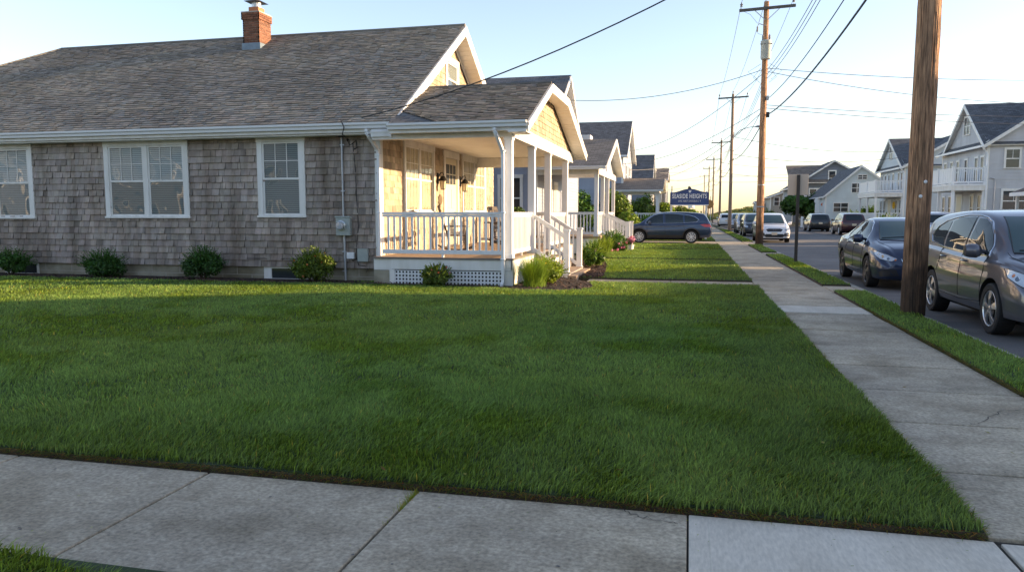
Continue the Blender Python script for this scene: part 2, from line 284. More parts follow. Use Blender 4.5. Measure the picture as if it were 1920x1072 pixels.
# ------------------------------------------------------------------ windows
FR = {'-y': (Vector((1,0,0)), Vector((0,-1,0))), '+x': (Vector((0,1,0)), Vector((1,0,0))), '-x': (Vector((0,-1,0)), Vector((-1,0,0))), '+y': (Vector((-1,0,0)), Vector((0,1,0)))}
def wp(face, plane, c, z, n):
    U, N = FR[face]; o = Vector((0,plane,0)) if 'y' in face else Vector((plane,0,0))
    return o + (Vector((c,0,0)) if 'y' in face else Vector((0,c,0))) + N*n + Vector((0,0,z))
def wbox(mb, face, plane, c0, c1, z0, z1, n0, n1, m, t=1.):
    a = wp(face, plane, c0, z0, n0); b = wp(face, plane, c1, z1, n1); mb.box(a.x,b.x,a.y,b.y,a.z,b.z,m,t)
def window(root, face, plane, c0, c1, z0, z1, trim=.09, grid=(3,2), blind='blind', low='blind', sill=True, mull=1, simple=False, label=None, trimmat='white_paint', proud=.045):
    """c0..c1, z0..z1 is the outside of the trim; mull = number of sashes side by side"""
    f = MB(); w = (c1-c0)
    if simple: proud = .065
    wbox(f, face, plane, c0, c0+trim, z0+.04, z1-trim, 0, proud, trimmat); wbox(f, face, plane, c1-trim, c1, z0+.04, z1-trim, 0, proud, trimmat)
    wbox(f, face, plane, c0-.01, c1+.01, z1-trim*1.3, z1, 0, proud+.008, trimmat)
    wbox(f, face, plane, c0-.02, c1+.02, z0, z0+.05, 0, proud+.03, trimmat)
    iw = (w-2*trim-(mull-1)*trim*.9)/mull
    for k in range(mull-1): a = c0+trim+(k+1)*iw+k*trim*.9; wbox(f, face, plane, a, a+trim*.9, z0+.05, z1-trim*1.3, 0, proud-.003, trimmat)
    win = f.build('window', root, bevel=0 if simple else .004)
    if label: win['label'] = label
    s = MB(); g = MB(); b = MB()
    for k in range(mull):
        a0 = c0+trim+k*(iw+trim*.9); a1 = a0+iw; b0 = z0+.05; b1 = z1-trim*1.3; mid = (b0+b1)/2; st = min(.045, iw*.09)
        if simple:
            wbox(g, face, plane, a0, a1, b0, b1, .0, .034, 'far_glass'); wbox(s, face, plane, a0, a1, mid-.03, mid+.03, .034, .05, trimmat)
            for q in range(1, grid[0]): x = a0+(a1-a0)*q/grid[0]; wbox(s, face, plane, x-.012, x+.012, mid+.03, b1, .034, .042, trimmat)
            continue
        for (lo, hi, dn) in ((b0, mid+.02, .016), (mid-.02, b1, .026)):
            wbox(s, face, plane, a0, a0+st, lo, hi, .004, dn, trimmat); wbox(s, face, plane, a1-st, a1, lo, hi, .004, dn, trimmat)
            wbox(s, face, plane, a0+st, a1-st, lo, lo+st, .004, dn-.001, trimmat); wbox(s, face, plane, a0+st, a1-st, hi-st, hi, .004, dn-.001, trimmat)
        gx, gz = grid
        for q in range(1, gx): x = a0+st+(a1-a0-2*st)*q/gx; wbox(s, face, plane, x-.009, x+.009, mid+.025, b1-st, .012, .022, trimmat)
        for q in range(1, gz): z = mid+.025+(b1-st-mid-.025)*q/gz; wbox(s, face, plane, a0+st, a1-st, z-.009, z+.009, .012, .0205, trimmat)
        for (lo, hi, nn_) in ((b0+st, mid-.02, .012), (mid+.025, b1-st, .0155)):
            q4 = [wp(face,plane,c_,z_,nn_) for c_,z_ in ((a0+st,lo),(a1-st,lo),(a1-st,hi),(a0+st,hi))]; g.face(q4 if face in ('-y','+x') else q4[::-1], 'house_glass')
        wbox(b, face, plane, a0, a1, b0, b1, .0005, .002, 'window_dark')
        for (lo, hi, mm) in ((b0+st, mid, low), (mid, b1-st, blind)):
            if mm is None: continue
            if mm == 'curtain':
                nn = 8
                for q in range(nn): x = a0+st+(a1-a0-2*st)*q/nn; wbox(b, face, plane, x, x+(a1-a0-2*st)/nn*.86, lo, hi, .002, .004+.003*(q%2), mm)
            else:
                z = lo
                while z < hi-.02: wbox(b, face, plane, a0+st, a1-st, z, min(z+.036,hi), .002, .0065, mm); z += .045
    s.build('sash', win)
    g.build('pane', win, fixn=simple)
    if b.f: b.build('blind', win)
    return win
# ------------------------------------------------------------------ setting
def sheet(name, x0, x1, y0, y1, z, m, kind='structure', n=1):
    b = MB(); b.face([(x0,y0,z),(x1,y0,z),(x1,y1,z),(x0,y1,z)], m); return tag(b.build(name, fixn=False), kind=kind)
RZ = -.07                                      # road surface
g = MB()
g.face([(-900,-300,-.12),(900,-300,-.12),(900,1400,-.12),(-900,1400,-.12)], 'field'); tag(g.build('ground', fixn=False), kind='structure')
sheet('road', 3.63, 14.0, -40, 330, RZ, 'asphalt')
b = MB(); rn = random.Random(3)                # sealed cracks and patches of the road
for x, y, dx, dy in ((5.2,22,7,2.2),(4.2,30.5,9.5,.8),(6,36,6,-1.5),(4.2,47,9,1.2),(8.8,20,.3,50),(4,60,9,2)):
    P = []; n = 14
    for i in range(n+1): k = i/n; P.append(Vector((x+dx*k+rn.uniform(-.09,.09), y+dy*k+rn.uniform(-.12,.12), RZ+.004)))
    for i in range(n):
        d = (P[i+1]-P[i]).normalized(); s = Vector((-d.y,d.x,0))*.025; b.face([P[i]-s,P[i]+s,P[i+1]+s,P[i+1]-s], 'asphalt_seal')
tag(b.build('road_cracks', fixn=False), kind='structure')
# sidewalks: slabs with open joints over a dark bed
def slab(mb, x0, x1, y0, y1, m='concrete', t=1., z=0., g=.007, th=.08):
    mb.box(x0+g, x1-g, y0+g, y1-g, z-th, z, m, t)
b = MB(); rn = random.Random(11)
bed = MB(); bed.box(1.47,2.89,4.02,60,-.09,-.022,'joint_dark'); bed.box(-3.5,3.5,2.7,4.03,-.09,-.022,'joint_dark'); 
bed.box(-30,-3.5,2.7,4.03,-.09,-.022,'joint_dark')
tag(bed.build('sidewalk_bed'), kind='structure')
ys = [4.04,5.05,6.22,7.35,8.5,9.75,11.0,12.0,12.86]
for i in range(len(ys)-1): slab(b, 1.47, 2.89, ys[i], ys[i+1], t=rn.uniform(.88,1.08), z=rn.uniform(-.004,.003), g=.011)
slab(b, 1.47, 2.89, 12.87, 13.78, 'concrete_new', z=.004)
y = 13.79
while y < 180: L = 1.25 if y < 60 else 5.; slab(b, 1.47, 2.89, y, y+L, t=rn.uniform(.86,1.12)); y += L+.004
xs = [-30,-24,-18,-12.2,-9,-7.2,-5.8,-4.3,-2.87,-1.5,.03]
for i in range(len(xs)-1): slab(b, xs[i], xs[i+1], 2.75, 4.0, t=rn.uniform(.88,1.04), g=.009)
slab(b, .028, 1.49, 2.75, 4.0, 'concrete_new', g=.003); slab(b, .12, 1.40, 2.86, 3.9, 'concrete_new', z=.0025); slab(b, 1.51, 3.5, 2.75, 4.0, 'concrete_new', z=-.004)
# front walks, verge crossings, driveway
for (x0,x1,y0,y1,t) in ((-2.35,-.4,17.12,18.3,.98),(-.4,1.46,17.12,18.3,1.05),(-3.6,1.46,26.0,26.7,1.05),(-3.6,1.46,33.6,34.3,1.05),(2.9,3.48,16.35,17.75,1.1),(2.9,3.48,30.5,32.3,1.1),(2.9,3.48,39.7,44.3,1.1),(-6,1.46,39.8,44.4,1.02),(-5,1.46,52.5,53.3,1.),(-5,1.46,66,70,1.)):
    slab(b, x0,x1,y0,y1,t=t)
tag(b.build('sidewalk', bevel=.006), kind='structure')
b = MB(); rn = random.Random(44)                # hairline cracks and old gum on the slabs
for pts in ([(1.49,9.1),(1.8,9.25),(2.05,9.2),(2.4,9.45),(2.87,9.5)],[(2.87,6.9),(2.5,6.75),(2.2,6.3),(2.1,6.24)],[(-.35,3.98),(-.2,3.9),(.02,3.84)],[(1.5,16.2),(2.1,16.4),(2.88,16.3)],[(1.5,20.9),(2.2,20.6),(2.88,20.8)]):
    Q = []
    for p, q in zip(pts,pts[1:]):
        for i in range(9): k = i/9; Q.append((p[0]+(q[0]-p[0])*k+rn.uniform(-.018,.018), p[1]+(q[1]-p[1])*k+rn.uniform(-.018,.018)))
    for i in range(len(Q)-1):
        d = Vector((Q[i+1][0]-Q[i][0],Q[i+1][1]-Q[i][1],0)).normalized(); s = Vector((-d.y,d.x,0))*rn.uniform(.0012,.0035); p, q = Vector((*Q[i],.0045)), Vector((*Q[i+1],.0045)); b.face([p-s,p+s,q+s,q-s],'joint_dark')
for _ in range(40):
    x, y = (rn.uniform(-6,0),rn.uniform(2.9,3.9)) if rn.random() < .4 else (rn.uniform(1.6,2.8),rn.uniform(4.2,24)); r = rn.uniform(.004,.010)
    b.face([(x+r*rn.uniform(.7,1.2)*math.cos(a*.9),y+r*rn.uniform(.7,1.2)*math.sin(a*.9),.0045) for a in range(7)],'asphalt')
tag(b.build('sidewalk_cracks', fixn=False), kind='structure')
b = MB(); y = -12.
while y < 170: L = 3.0; b.box(3.5,3.64,y,y+L-.008,-.2,.004,'kerb_concrete',1); b.box(13.98,14.12,y,y+L-.008,-.2,.0,'kerb_concrete'); y += L
tag(b.build('kerb', bevel=.012), kind='structure')
sheet('far_sidewalk', 14.12, 15.6, -20, 160, -.01, 'concrete')
b = MB()
for (x0,x1,y0,y1) in ((15.6,40,-20,170),): b.box(x0,x1,y0,y1,-.1,.0,'turf_base')
tag(b.build('far_lawn'), kind='structure')
# lawns: raised soil with a turf top; blades are grown on them later
LAWN = [(-26,1.455,4.03,17.1),(-26,3.4,2.0,2.74),(2.905,3.49,4.06,16.33),(-3.5,1.455,18.32,25.98),(-3.5,1.455,26.72,33.58),(-3.6,1.455,34.32,39.78),(-3.6,1.455,44.42,52.48),(-5,1.455,53.3,66),
        (2.905,3.49,17.77,30.48),(2.905,3.49,32.32,39.68),(2.905,3.49,44.32,60),(2.905,3.49,61,110),(-5,1.455,70,110)]
b = MB()
for x0,x1,y0,y1 in LAWN: b.box(x0,x1,y0,y1,-.1,.034,'turf_base'); b.box(x0-.008,x1+.008,y0-.008,y1+.008,-.1,.027,'soil')
tag(b.build('lawn_soil'), kind='structure')
b = MB()
for poly in ([(-27,15.25),(-20,15.35),(-12,15.3),(-5.5,15.38),(-3.9,15.25),(-3.4,15.0),(-2.7,14.95),(-2.15,15.25),(-1.95,15.9),(-2.2,17.1),(-3.0,18.2),(-3.9,18.2),(-3.9,16.4),(-27,16.4)],
             [(-2.9,18.32),(-2.0,18.4),(-2.45,23.2),(-2.9,25.9),(-8.5,25.9),(-8.5,24.5),(-3.9,24.5),(-3.9,20.4)]):
    b.prism([(x,y,.0) for x,y in poly], (0,0,.042), 'mulch_ground')
tag(b.build('mulch_bed'), kind='structure')
b = MB(); b.face([(-2,0,0)]*3, 'mulch') if 0 else None
rn = random.Random(5)
def inpoly(x, y, P):
    c = False
    for i in range(len(P)):
        (x1,y1),(x2,y2) = P[i], P[i-1]
        if (y1 > y) != (y2 > y) and x < (x2-x1)*(y-y1)/(y2-y1)+x1: c = not c
    return c
MULCH = [[(-20,15.35),(-12,15.3),(-5.5,15.38),(-3.9,15.25),(-3.4,15.0),(-2.7,14.95),(-2.15,15.25),(-1.95,15.9),(-2.2,17.1),(-3.0,18.2),(-3.65,18.2),(-3.65,15.7),(-20,16.2)],[(-2.9,18.32),(-2.0,18.4),(-2.45,23.2),(-2.9,25.9),(-3.65,25.9),(-3.6,20.4)]]
for P in MULCH:
    X = [p[0] for p in P]; Y = [p[1] for p in P]
    for _ in range(9000):
        x, y = rn.uniform(min(X),max(X)), rn.uniform(min(Y),max(Y))
        if inpoly(x,y,P):
            a = rn.uniform(0,6.3); l = rn.uniform(.02,.06); d = Vector((math.cos(a),math.sin(a),rn.uniform(-.3,.5)))*l; c = Vector((x,y,.044+rn.random()*.02)); w = Vector((-d.y,d.x,rn.uniform(-.01,.01)))*.3
            t = rn.uniform(.4,2.2); b.face([c-d-w,c+d-w,c+d+w,c-d+w], 'mulch', (t*1.1,t,t*.9))
tag(b.build('bark_chips', fixn=False), kind='stuff')
# dunes far away at the end of the street
b = MB(); rows = []
for i in range(30):
    row = []
    for j in range(60):
        x = -60+j*4.2; y = 185+i*3.5; k = math.sin(math.pi*i/29)**.8
        h = k*(1.6+.8*math.sin(x*.06+1)+.6*math.sin(x*.17+i*.3)+.3*math.sin(x*.5+i))*min(1,max(.02,(x-2)/16))
        row.append((x,y,-.1+max(0,h)))
    rows.append(row)
b.grid(rows, 'sand'); tag(b.build('dunes', smooth=True), kind='structure')
b = MB(); rn = random.Random(8)
for _ in range(2600):
    i = rn.uniform(0,20); x = rn.uniform(6,80); y = 185+i*3.5; k = math.sin(math.pi*i/29)**.8
    h = k*(1.6+.8*math.sin(x*.06+1)+.6*math.sin(x*.17+i*.3)+.3*math.sin(x*.5+i))*min(1,max(.02,(x-2)/16))
    for q in range(5):
        a = rn.uniform(0,6.3); l = rn.uniform(.5,1.1); c = Vector((x+rn.uniform(-.6,.6),y+rn.uniform(-.6,.6),h-.15)); s = Vector((math.cos(a),math.sin(a),0))*.3
        b.face([c-s,c+s,c+s*.4+Vector((rn.uniform(-.4,.4),0,l)),c-s*.4+Vector((rn.uniform(-.4,.4),0,l*.8))], 'leaf', (rn.uniform(1.8,3.2),rn.uniform(1.2,1.9),rn.uniform(1.6,2.6)))
tag(b.build('dune_grass', fixn=False), kind='stuff')
# ------------------------------------------------------------------ the shingled house
HW, HX, RY, RZH = 16.2, -6.9, 21.45, 7.0       # near wall Y, gable wall X, ridge
EY, EZ, EX = 15.75, 3.58, -6.45                # eave line, rake edge
FY = 26.4; EYF = 27.15; HL = -25.9
H = thing('shingled_house', 'single storey house with weathered grey cedar shingles, white trim and a front porch', 'house', (-14,20,0))
b = MB(); b.box(HL, HX-.02, HW+.02, FY, .33, 3.5, 'shingle_wall', .55); b.prism([(HX-.02,HW+.02,3.5),(HX-.02,FY,3.5),(HX-.02,RY,6.75)], (-12,0,0), 'shingle_gable', .55)
wins = [(-18.85,-16.45,1.46,3.42,2),(-14.28,-11.88,1.48,3.42,2),(-10.01,-8.77,1.50,3.44,1)]
hol = [(w[0]+.02-HL, w[1]-.02-HL, w[2]+.04-.33, w[3]-.33) for w in wins]
shingles(b, (HL,HW,.33), (1,0,0), (0,0,1), [(0,0),(HX-HL,0),(HX-HL,3.14),(0,3.14)], .155, (.07,.2), .032, 'shingle_wall', (.83,1.16), hol, .005, 2, .08)
gh = [(17.62,19.9,1.66,3.44),(20.71,22.13,.6,3.4),(22.52,25.26,1.68,3.42),(20.98,22.2,4.95,6.12)]
ghz = [(a-HW,b_-HW,c-.33,d-.33) for a,b_,c,d in gh]
shingles(b, (HX,HW,.33), (0,1,0), (0,0,1), [(0,0),(FY-HW,0),(FY-HW,3.2),(RY-HW,6.35),(0,3.2)], .145, (.09,.24), .016, 'shingle_gable', (.8,1.2), ghz, .004, 3, .08)
b.build('wall', H, fixn=False)
b = MB(); b.box(HL, HX-.05, HW+.05, FY, -.1, .335, 'block_foundation')
for z in (.12,): b.box(HL,HX-.06,HW+.046,HW+.06,z,z+.012,'mortar')
for i in range(48): b.box(HL+.4*i,HL+.4*i+.012,HW+.047,HW+.06,-.05 if i%2 else .13,.12 if i%2 else .33,'mortar')
b.build('foundation', H)
for x0, x1 in ((-9.75,-8.95),(-17.35,-16.55)):
    m = MB(); wbox(m,'-y',HW+.05,x0-.2,x0,0,.33,0,.03,'white_paint',.8); wbox(m,'-y',HW+.05,x0,x1+.05,.0,.05,0,.03,'white_paint'); wbox(m,'-y',HW+.05,x0,x1,.29,.33,0,.03,'white_paint'); wbox(m,'-y',HW+.05,x1,x1+.05,.05,.33,0,.03,'white_paint')
    bw = m.build('basement_window', H); m = MB(); wbox(m,'-y',HW+.05,x0,x1,.05,.29,.001,.008,'far_glass'); m.build('pane', bw)
# roof: near slope shingled, far slope and left hip
b = MB(); sl = math.atan2(RZH-EZ, RY-EY); c_, s_ = math.cos(sl), math.sin(sl); L_ = (RY-EY)/c_
RL = -20.36
A = (HL-.45,EY,EZ); B = (EX,EY,EZ); Cc = (EX,RY,RZH); D = (RL,RY,RZH); E_ = (HL-.45,EYF,EZ); F_ = (EX,EYF,EZ)
off = Vector((0,s_,-c_))*.012
b.slope([Vector(p)+off for p in (A,B,Cc,D)], 'roof_grey', .10); b.slope([F_,E_,D,Cc], 'roof_grey', .10); b.slope([E_,A,D], 'roof_grey', .10)
shingles(b, (A[0],EY-.03,EZ-.02), (1,0,0), (0,c_,s_), [(0,0),(EX-A[0]+.02,0),(EX-A[0]+.02,L_),(RL-A[0],L_)], .13, (.09,.24), .024, 'roof_shingle', (.74,1.26), (), .001, 5, .06)
b.tube([(RL,RY,RZH+.0),(EX+.02,RY,RZH+.0)], .055, 'roof_shingle', 6, t=.7); b.tube([D,A], .05, 'roof_shingle', 6, t=.8)
roof = b.build('roof', H, fixn=False)
# brick chimney
b = MB(); cx0, cx1, cy0, cy1 = -13.02, -12.48, 20.5, 21.15; rn = random.Random(4)
b.box(cx0+.012,cx1-.012,cy0+.012,cy1-.012,6.2,7.5,'mortar')
z = 6.62; j = 0
while z < 7.5:
    e = .03 if z > 7.26 else 0
    for face, pl, a0, a1 in (('-y',cy0-e,cx0-e,cx1+e),('+x',cx1+e,cy0-e,cy1+e),('-x',cx0-e,cy0-e,cy1+e)):
        u = a0-(.1 if j%2 else 0)
        while u < a1-.01:
            p, q = max(u,a0), min(u+.2,a1)
            if q-p > .02: wbox(b,face,pl,p+.0,q-.008,z,z+.058,-.04,0,'brick',rn.uniform(.7,1.35))
            u += .205
    z += .068; j += 1
b.box(cx0-.03,cx1+.03,cy0-.03,cy1+.03,7.5,7.53,'mortar')
ch = b.build('chimney', roof)
b = MB(); b.box(cx0-.03,cx1+.03,cy0-.03,cy1+.03,6.2,6.62,'lead_flashing'); b.build('flashing', roof)
b = MB(); b.box(-12.91,-12.59,20.66,21.0,7.53,7.7,'terracotta'); b.build('flue', roof)
b = MB(); b.lathe([(.14,7.7),(.14,7.86)], 'steel', 12, c=(-12.75,20.83,0))
b.v = b.v; P = [(-13.0,20.55),(-12.5,20.55),(-12.5,21.1),(-13.0,21.1)]; top = (-12.75,20.83,7.97)
for i in range(4): p, q = P[i], P[(i+1)%4]; b.face([(p[0],p[1],7.86),(q[0],q[1],7.86),top],'lead_flashing')
b.face([(p[0],p[1],7.858) for p in P[::-1]],'lead_flashing'); b.build('chimney_cap', roof, fixn=False)
# trim: corner board, frieze, soffit, gutter, rake
b = MB(); b.box(HX-.12,HX+.03,HW-.035,HW-.005+.04,.30,3.34,'white_paint'); b.box(HX+.0,HX+.035,HW+.04,HW+.09,.3,3.34,'white_paint')
b.build('corner_board', H, bevel=.004)
b = MB(); b.box(HL-.4,HX+.02,EY+.12,HW+.02,3.36,3.42,'white_paint'); b.box(HL-.4,EX,EY+.06,EY+.10,3.40,3.56,'white_paint'); b.build('soffit', H)
def gutter(root, x0, x1, y, z, name='gutter'):
    """K profile gutter running along X, hung in front of y, its lip at z"""
    b = MB(); pr = [(0,0),(0,-.125),(-.075,-.125),(-.085,-.07),(-.12,-.045),(-.125,0),(-.118,0),(-.112,-.04),(-.075,-.062),(-.068,-.118),(-.007,-.118),(-.007,0)]
    b.prism([(x0,y+p[0],z+p[1]) for p in pr], (x1-x0,0,0), 'white_metal')
    for x in (x0,x1): b.prism([(x-.003,y+p[0],z+p[1]) for p in pr[:6]], (.006,0,0), 'white_metal')
    return b.build(name, root, bevel=.003)
gutter(H, HL-.45, EX-.02, EY+.06, 3.60)
def rake(b, X, pts, w=.2, th=.045, m='white_paint', d=1):
    """board following a slope polyline in the plane X"""
    n = len(pts)
    low = []
    for i in range(n):
        low.append((pts[i][0], pts[i][1]-w/ math.cos(math.atan2(abs(pts[min(i+1,n-1)][1]-pts[max(i-1,0)][1]), abs(pts[min(i+1,n-1)][0]-pts[max(i-1,0)][0])+1e-6))*1.))
    b.prism([(X,y,z) for y,z in pts]+[(X,y,z) for y,z in low[::-1]], (th*d,0,0), m)
b = MB(); o = .09
rp = [(EY-.06,EZ-.04),(RY,RZH-.02),(EYF+.05,EZ-.04)]
for (p,q) in ((rp[0],rp[1]),(rp[1],rp[2])):
    dz = .24/math.cos(sl); b.prism([(EX,p[0],p[1]),(EX,q[0],q[1]),(EX,q[0],q[1]-dz),(EX,p[0],p[1]-dz)],(.04,0,0),'white_paint')
    b.prism([(EX+.04,p[0],p[1]),(EX+.04,q[0],q[1]),(EX+.04,q[0],q[1]-.08),(EX+.04,p[0],p[1]-.08)],(.02,0,0),'white_paint')
b.build('rake_board', H)
b = MB()
for (p,q) in ((rp[0],rp[1]),(rp[1],rp[2])):
    n = 34
    for i in range(n):
        a = i/n; c = (i+.9)/n; f = lambda k, z=0: (p[0]+(q[0]-p[0])*k, p[1]+(q[1]-p[1])*k-z)
        b.prism([(HX-.0,*f(a,.15)),(HX-.0,*f(c,.15)),(HX-.0,*f(c,.165)),(HX-.0,*f(a,.165))],(EX-HX,0,0),'ceiling_paint')
    b.prism([(HX,*f(0,.135)),(HX,*f(1,.135)),(HX,*f(1,.15)),(HX,*f(0,.15))],(EX-HX-.002,0,0),'ceiling_paint')
    b.prism([(HX+.02,*f(.02,.166)),(HX+.02,*f(.98,.166)),(HX+.02,*f(.98,.3)),(HX+.02,*f(.02,.3))],(.02,0,0),'white_paint')
b.build('rake_soffit', H, fixn=True)
b = MB(); b.box(HX,EX+.03,EY-.05,EY+.3,3.28,3.38,'white_paint'); b.box(HX-.1,EX,EY+.02,HW,3.36,3.40,'white_paint'); b.build('cornice_return', H)
def downspout(root, x, y0, y1, z, name='downspout', ztop=3.46, w=.085):
    """from the gutter outlet back to the wall at y1 and down; kicks out at the foot"""
    b = MB(); P = [(x,y0,ztop),(x,y0,ztop-.06),(x+.03,y0+.02,ztop-.13),(x+.10,y1-.05,ztop-.42),(x+.115,y1-.02,ztop-.52),(x+.115,y1-.02,.16),(x+.115,y1-.06,.09),(x+.115,y1-.18,.05)]
    for i in range(len(P)-1): b.beam(P[i],P[i+1],w,w*.8,'white_metal',up=(1,0,0))
    for zz in (2.9,1.6,.6): b.box(x+.115-w*.62,x+.115+w*.62,y1-.075,y1+.03,zz,zz+.03,'white_metal')
    return b.build(name, root, bevel=.008)
downspout(H, -7.02, EY+.0, HW-.05, 0)
# windows of the near wall and of the porch wall
for i, (a,b_,c,d,n) in enumerate(wins): window(H,'-y',HW,a,b_,c,d,.13,(3,2),'blind_cool' if i==2 else 'blind','blind_cool',mull=n)
window(H,'+x',HX,17.62,19.9,1.60,3.44,.12,(3,2),'curtain','curtain',mull=2); window(H,'+x',HX,22.52,25.26,1.60,3.42,.12,(3,2),'curtain','curtain',mull=2)
window(H,'+x',HX,20.98,22.2,4.95,6.12,.13,(1,1),'blind_cool',None)
# front door
b = MB(); Dm='white_paint'
wbox(b,'+x',HX,20.71,20.86,.65,3.2,0,.045,Dm); wbox(b,'+x',HX,21.98,22.13,.65,3.2,0,.045,Dm); wbox(b,'+x',HX,20.69,22.15,3.2,3.4,0,.055,Dm); wbox(b,'+x',HX,20.86,21.98,.64,.68,0,.05,'deck_edge')
wbox(b,'+x',HX,20.86,21.98,.68,3.2,0,.006,'door_cream'); df = b.build('door', H, bevel=.004)
b = MB()
for a in (20.9,21.36,21.62): wbox(b,'+x',HX,a+.02,a+(.4 if a!=21.36 else .2),.85,1.5,.006,.014,'door_cream') if a!=21.36 else None
wbox(b,'+x',HX,20.94,21.4,1.75,2.3,.006,.016,'door_cream'); wbox(b,'+x',HX,21.46,21.92,1.75,2.3,.006,.016,'door_cream'); b.build('door_panel', df, bevel=.006)
b = MB(); wbox(b,'+x',HX,20.98,21.88,2.45,3.02,.006,.012,'window_dark')
for k in range(1,3): wbox(b,'+x',HX,20.98+.3*k-.015,20.98+.3*k+.015,2.45,3.02,.012,.02,'door_cream')
wbox(b,'+x',HX,20.98,21.88,2.72,2.75,.012,.02,'door_cream'); b.build('door_light', df)
b = MB(); b.lathe([(0,.09),(.03,.085),(.035,.06),(.02,.03),(.03,0)],'chrome',12,'x',(HX+.01,21.8,1.62)); b.build('door_knob', df, smooth=True)
# wall lamps and the wooden plaque
for y in (20.2, 22.33):
    b = MB(); c = (HX+.17, y, 0)
    b.box(HX,HX+.035,y-.06,y+.06,2.42,2.72,'iron_dark'); b.tube([(HX+.03,y,2.6),(HX+.1,y,2.72),(HX+.17,y,2.74),(HX+.19,y,2.66)],.012,'iron_dark',6)
    b.lathe([(0,2.66),(.06,2.62),(.13,2.52),(.135,2.50),(.02,2.5)],'iron_dark',16,c=c); b.lathe([(.07,2.28),(.075,2.26),(.0,2.25)],'iron_dark',12,c=c)
    for k in range(4): a = k*math.pi/2+.7; b.tube([(c[0]+.095*math.cos(a),y+.095*math.sin(a),2.51),(c[0]+.068*math.cos(a),y+.068*math.sin(a),2.28)],.007,'iron_dark',4)
    la = b.build('wall_lamp', H, smooth=True); b = MB(); b.lathe([(.085,2.50),(.06,2.29)],'curtain',12,c=c); b.build('lamp_glass', la, smooth=True)
b = MB(); b.lathe([(0,.05),(.1,.045),(.15,.02),(.15,0)],'wreath',20,'x',(HX+.012,20.38,1.98)); b.tube([(HX+.03,20.33,1.86),(HX+.04,20.3,1.72),(HX+.04,20.4,1.66)],.018,'wreath',6); b.build('door_plaque', H, smooth=True)
# electric service: mast, meter, boxes
b = MB(); b.tube([(-7.82,HW-.045,3.36),(-7.81,HW-.045,1.5)],.022,'conduit',8); b.tube([(-7.8,HW-.045,1.1),(-7.79,HW-.045,-.02)],.026,'conduit',8)
for z in (3.15,2.1,.7,.25): b.box(-7.86,-7.76,HW-.06,HW-.01,z,z+.025,'conduit')
b.lathe([(.0,3.46),(.05,3.43),(.06,3.34),(.0,3.33)],'cable_black',10,c=(-7.83,HW-.08,0)); b.build('conduit', H, smooth=True)
b = MB(); b.box(-7.97,-7.62,HW-.13,HW-.005,1.09,1.52,'meter_grey'); b.box(-7.99,-7.6,HW-.145,HW-.12,1.5,1.535,'meter_grey'); mt = b.build('electric_meter', H, bevel=.008)
b = MB(); b.lathe([(.115,0),(.115,.03),(.095,.035),(.095,.10),(.08,.125),(0,.13)],'lamp_clear',24,'y',(0,0,0)); b.v = [(-7.83+x,HW-.13-y,1.32+z) for x,y,z in b.v]; b.build('meter_dial', mt, smooth=True)
b = MB(); b.box(-7.44,-7.2,HW-.11,HW-.01,.5,.78,'meter_grey'); b.box(-7.45,-7.19,HW-.12,HW-.1,.49,.79,'meter_grey'); b.build('telephone_box', H, bevel=.006)
b = MB(); b.box(-7.74,-7.56,HW-.08,HW-.01,.55,.7,'white_vinyl'); b.build('junction_box', H, bevel=.006)
b = MB(); y = HW-.03
b.tube([(-7.55,y,3.2),(-7.5,y,2.6),(-7.48,y,1.9),(-7.45,y,1.3),(-7.5,y,.9),(-7.53,y,.62)],.008,'cable_black',5); b.tube([(-7.53,y,.62),(-7.46,y,.4),(-7.3,y,.38),(-7.22,y,.3),(-7.28,y,.25)],.008,'cable_black',5)
b.tube([(-7.7,y,3.3),(-7.62,y,3.15),(-7.55,y,3.2),(-7.47,y,3.26),(-7.45,y,3.1),(-7.52,y,3.06)],.01,'cable_black',5); b.tube([(-7.7,y,.6),(-7.6,y,.5),(-7.5,y,.56)],.008,'cable_black',5)
b.tube([(-10.4,y,.52),(-9.9,y,.53),(-9.6,y,.49),(-9.4,y,.53),(-8.6,y,.52),(-8.0,y,.5)],.007,'cable_black',5)
b.tube([(-7.6,EY-.06,3.66),(-7.52,EY-.08,3.5),(-7.6,EY,3.35),(-7.66,y,3.28)],.012,'cable_black',5); b.build('house_cable', H)
# ------------------------------------------------------------------ porch
PX, PY0, PY1, DZ = -3.72, 15.75, 24.35, .63
b = MB(); nb = 52
for i in range(nb): w = (PX+.04-HX)/nb; b.box(HX+i*w+.002,HX+(i+1)*w-.002,PY0-.03,PY1,DZ-.03,DZ,'deck_wood',1)
b.box(HX,PX+.06,PY0-.05,PY0-.03,DZ-.035,DZ-.001,'deck_edge'); b.box(PX+.04,PX+.065,PY0-.03,PY1,DZ-.035,DZ-.001,'deck_edge')
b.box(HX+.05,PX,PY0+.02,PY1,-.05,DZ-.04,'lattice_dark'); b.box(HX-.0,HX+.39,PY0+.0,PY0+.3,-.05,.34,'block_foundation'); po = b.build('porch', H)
b = MB(); b.box(HX+.42,PX+.03,PY0-.02,PY0+.02,.36,DZ-.036,'white_paint'); b.box(HX+.0,HX+.42,PY0-.0,PY0+.03,.36,DZ-.036,'white_paint'); b.box(PX,PX+.04,PY0-.02,18.2,.05,DZ-.036,'white_paint'); b.box(PX,PX+.04,20.4,PY1,.05,DZ-.036,'white_paint')
b.box(PX-.2,PX+.045,PY0-.028,PY0-.0,.0,.355,'white_paint'); b.box(HX+.38,HX+.5,PY0-.02,PY0+.01,.0,.355,'white_paint'); b.box(HX+.0,HX+.42,PY0+.0,PY0+.03,.33,.37,'white_paint')
b.build('skirt_board', po, bevel=.004)
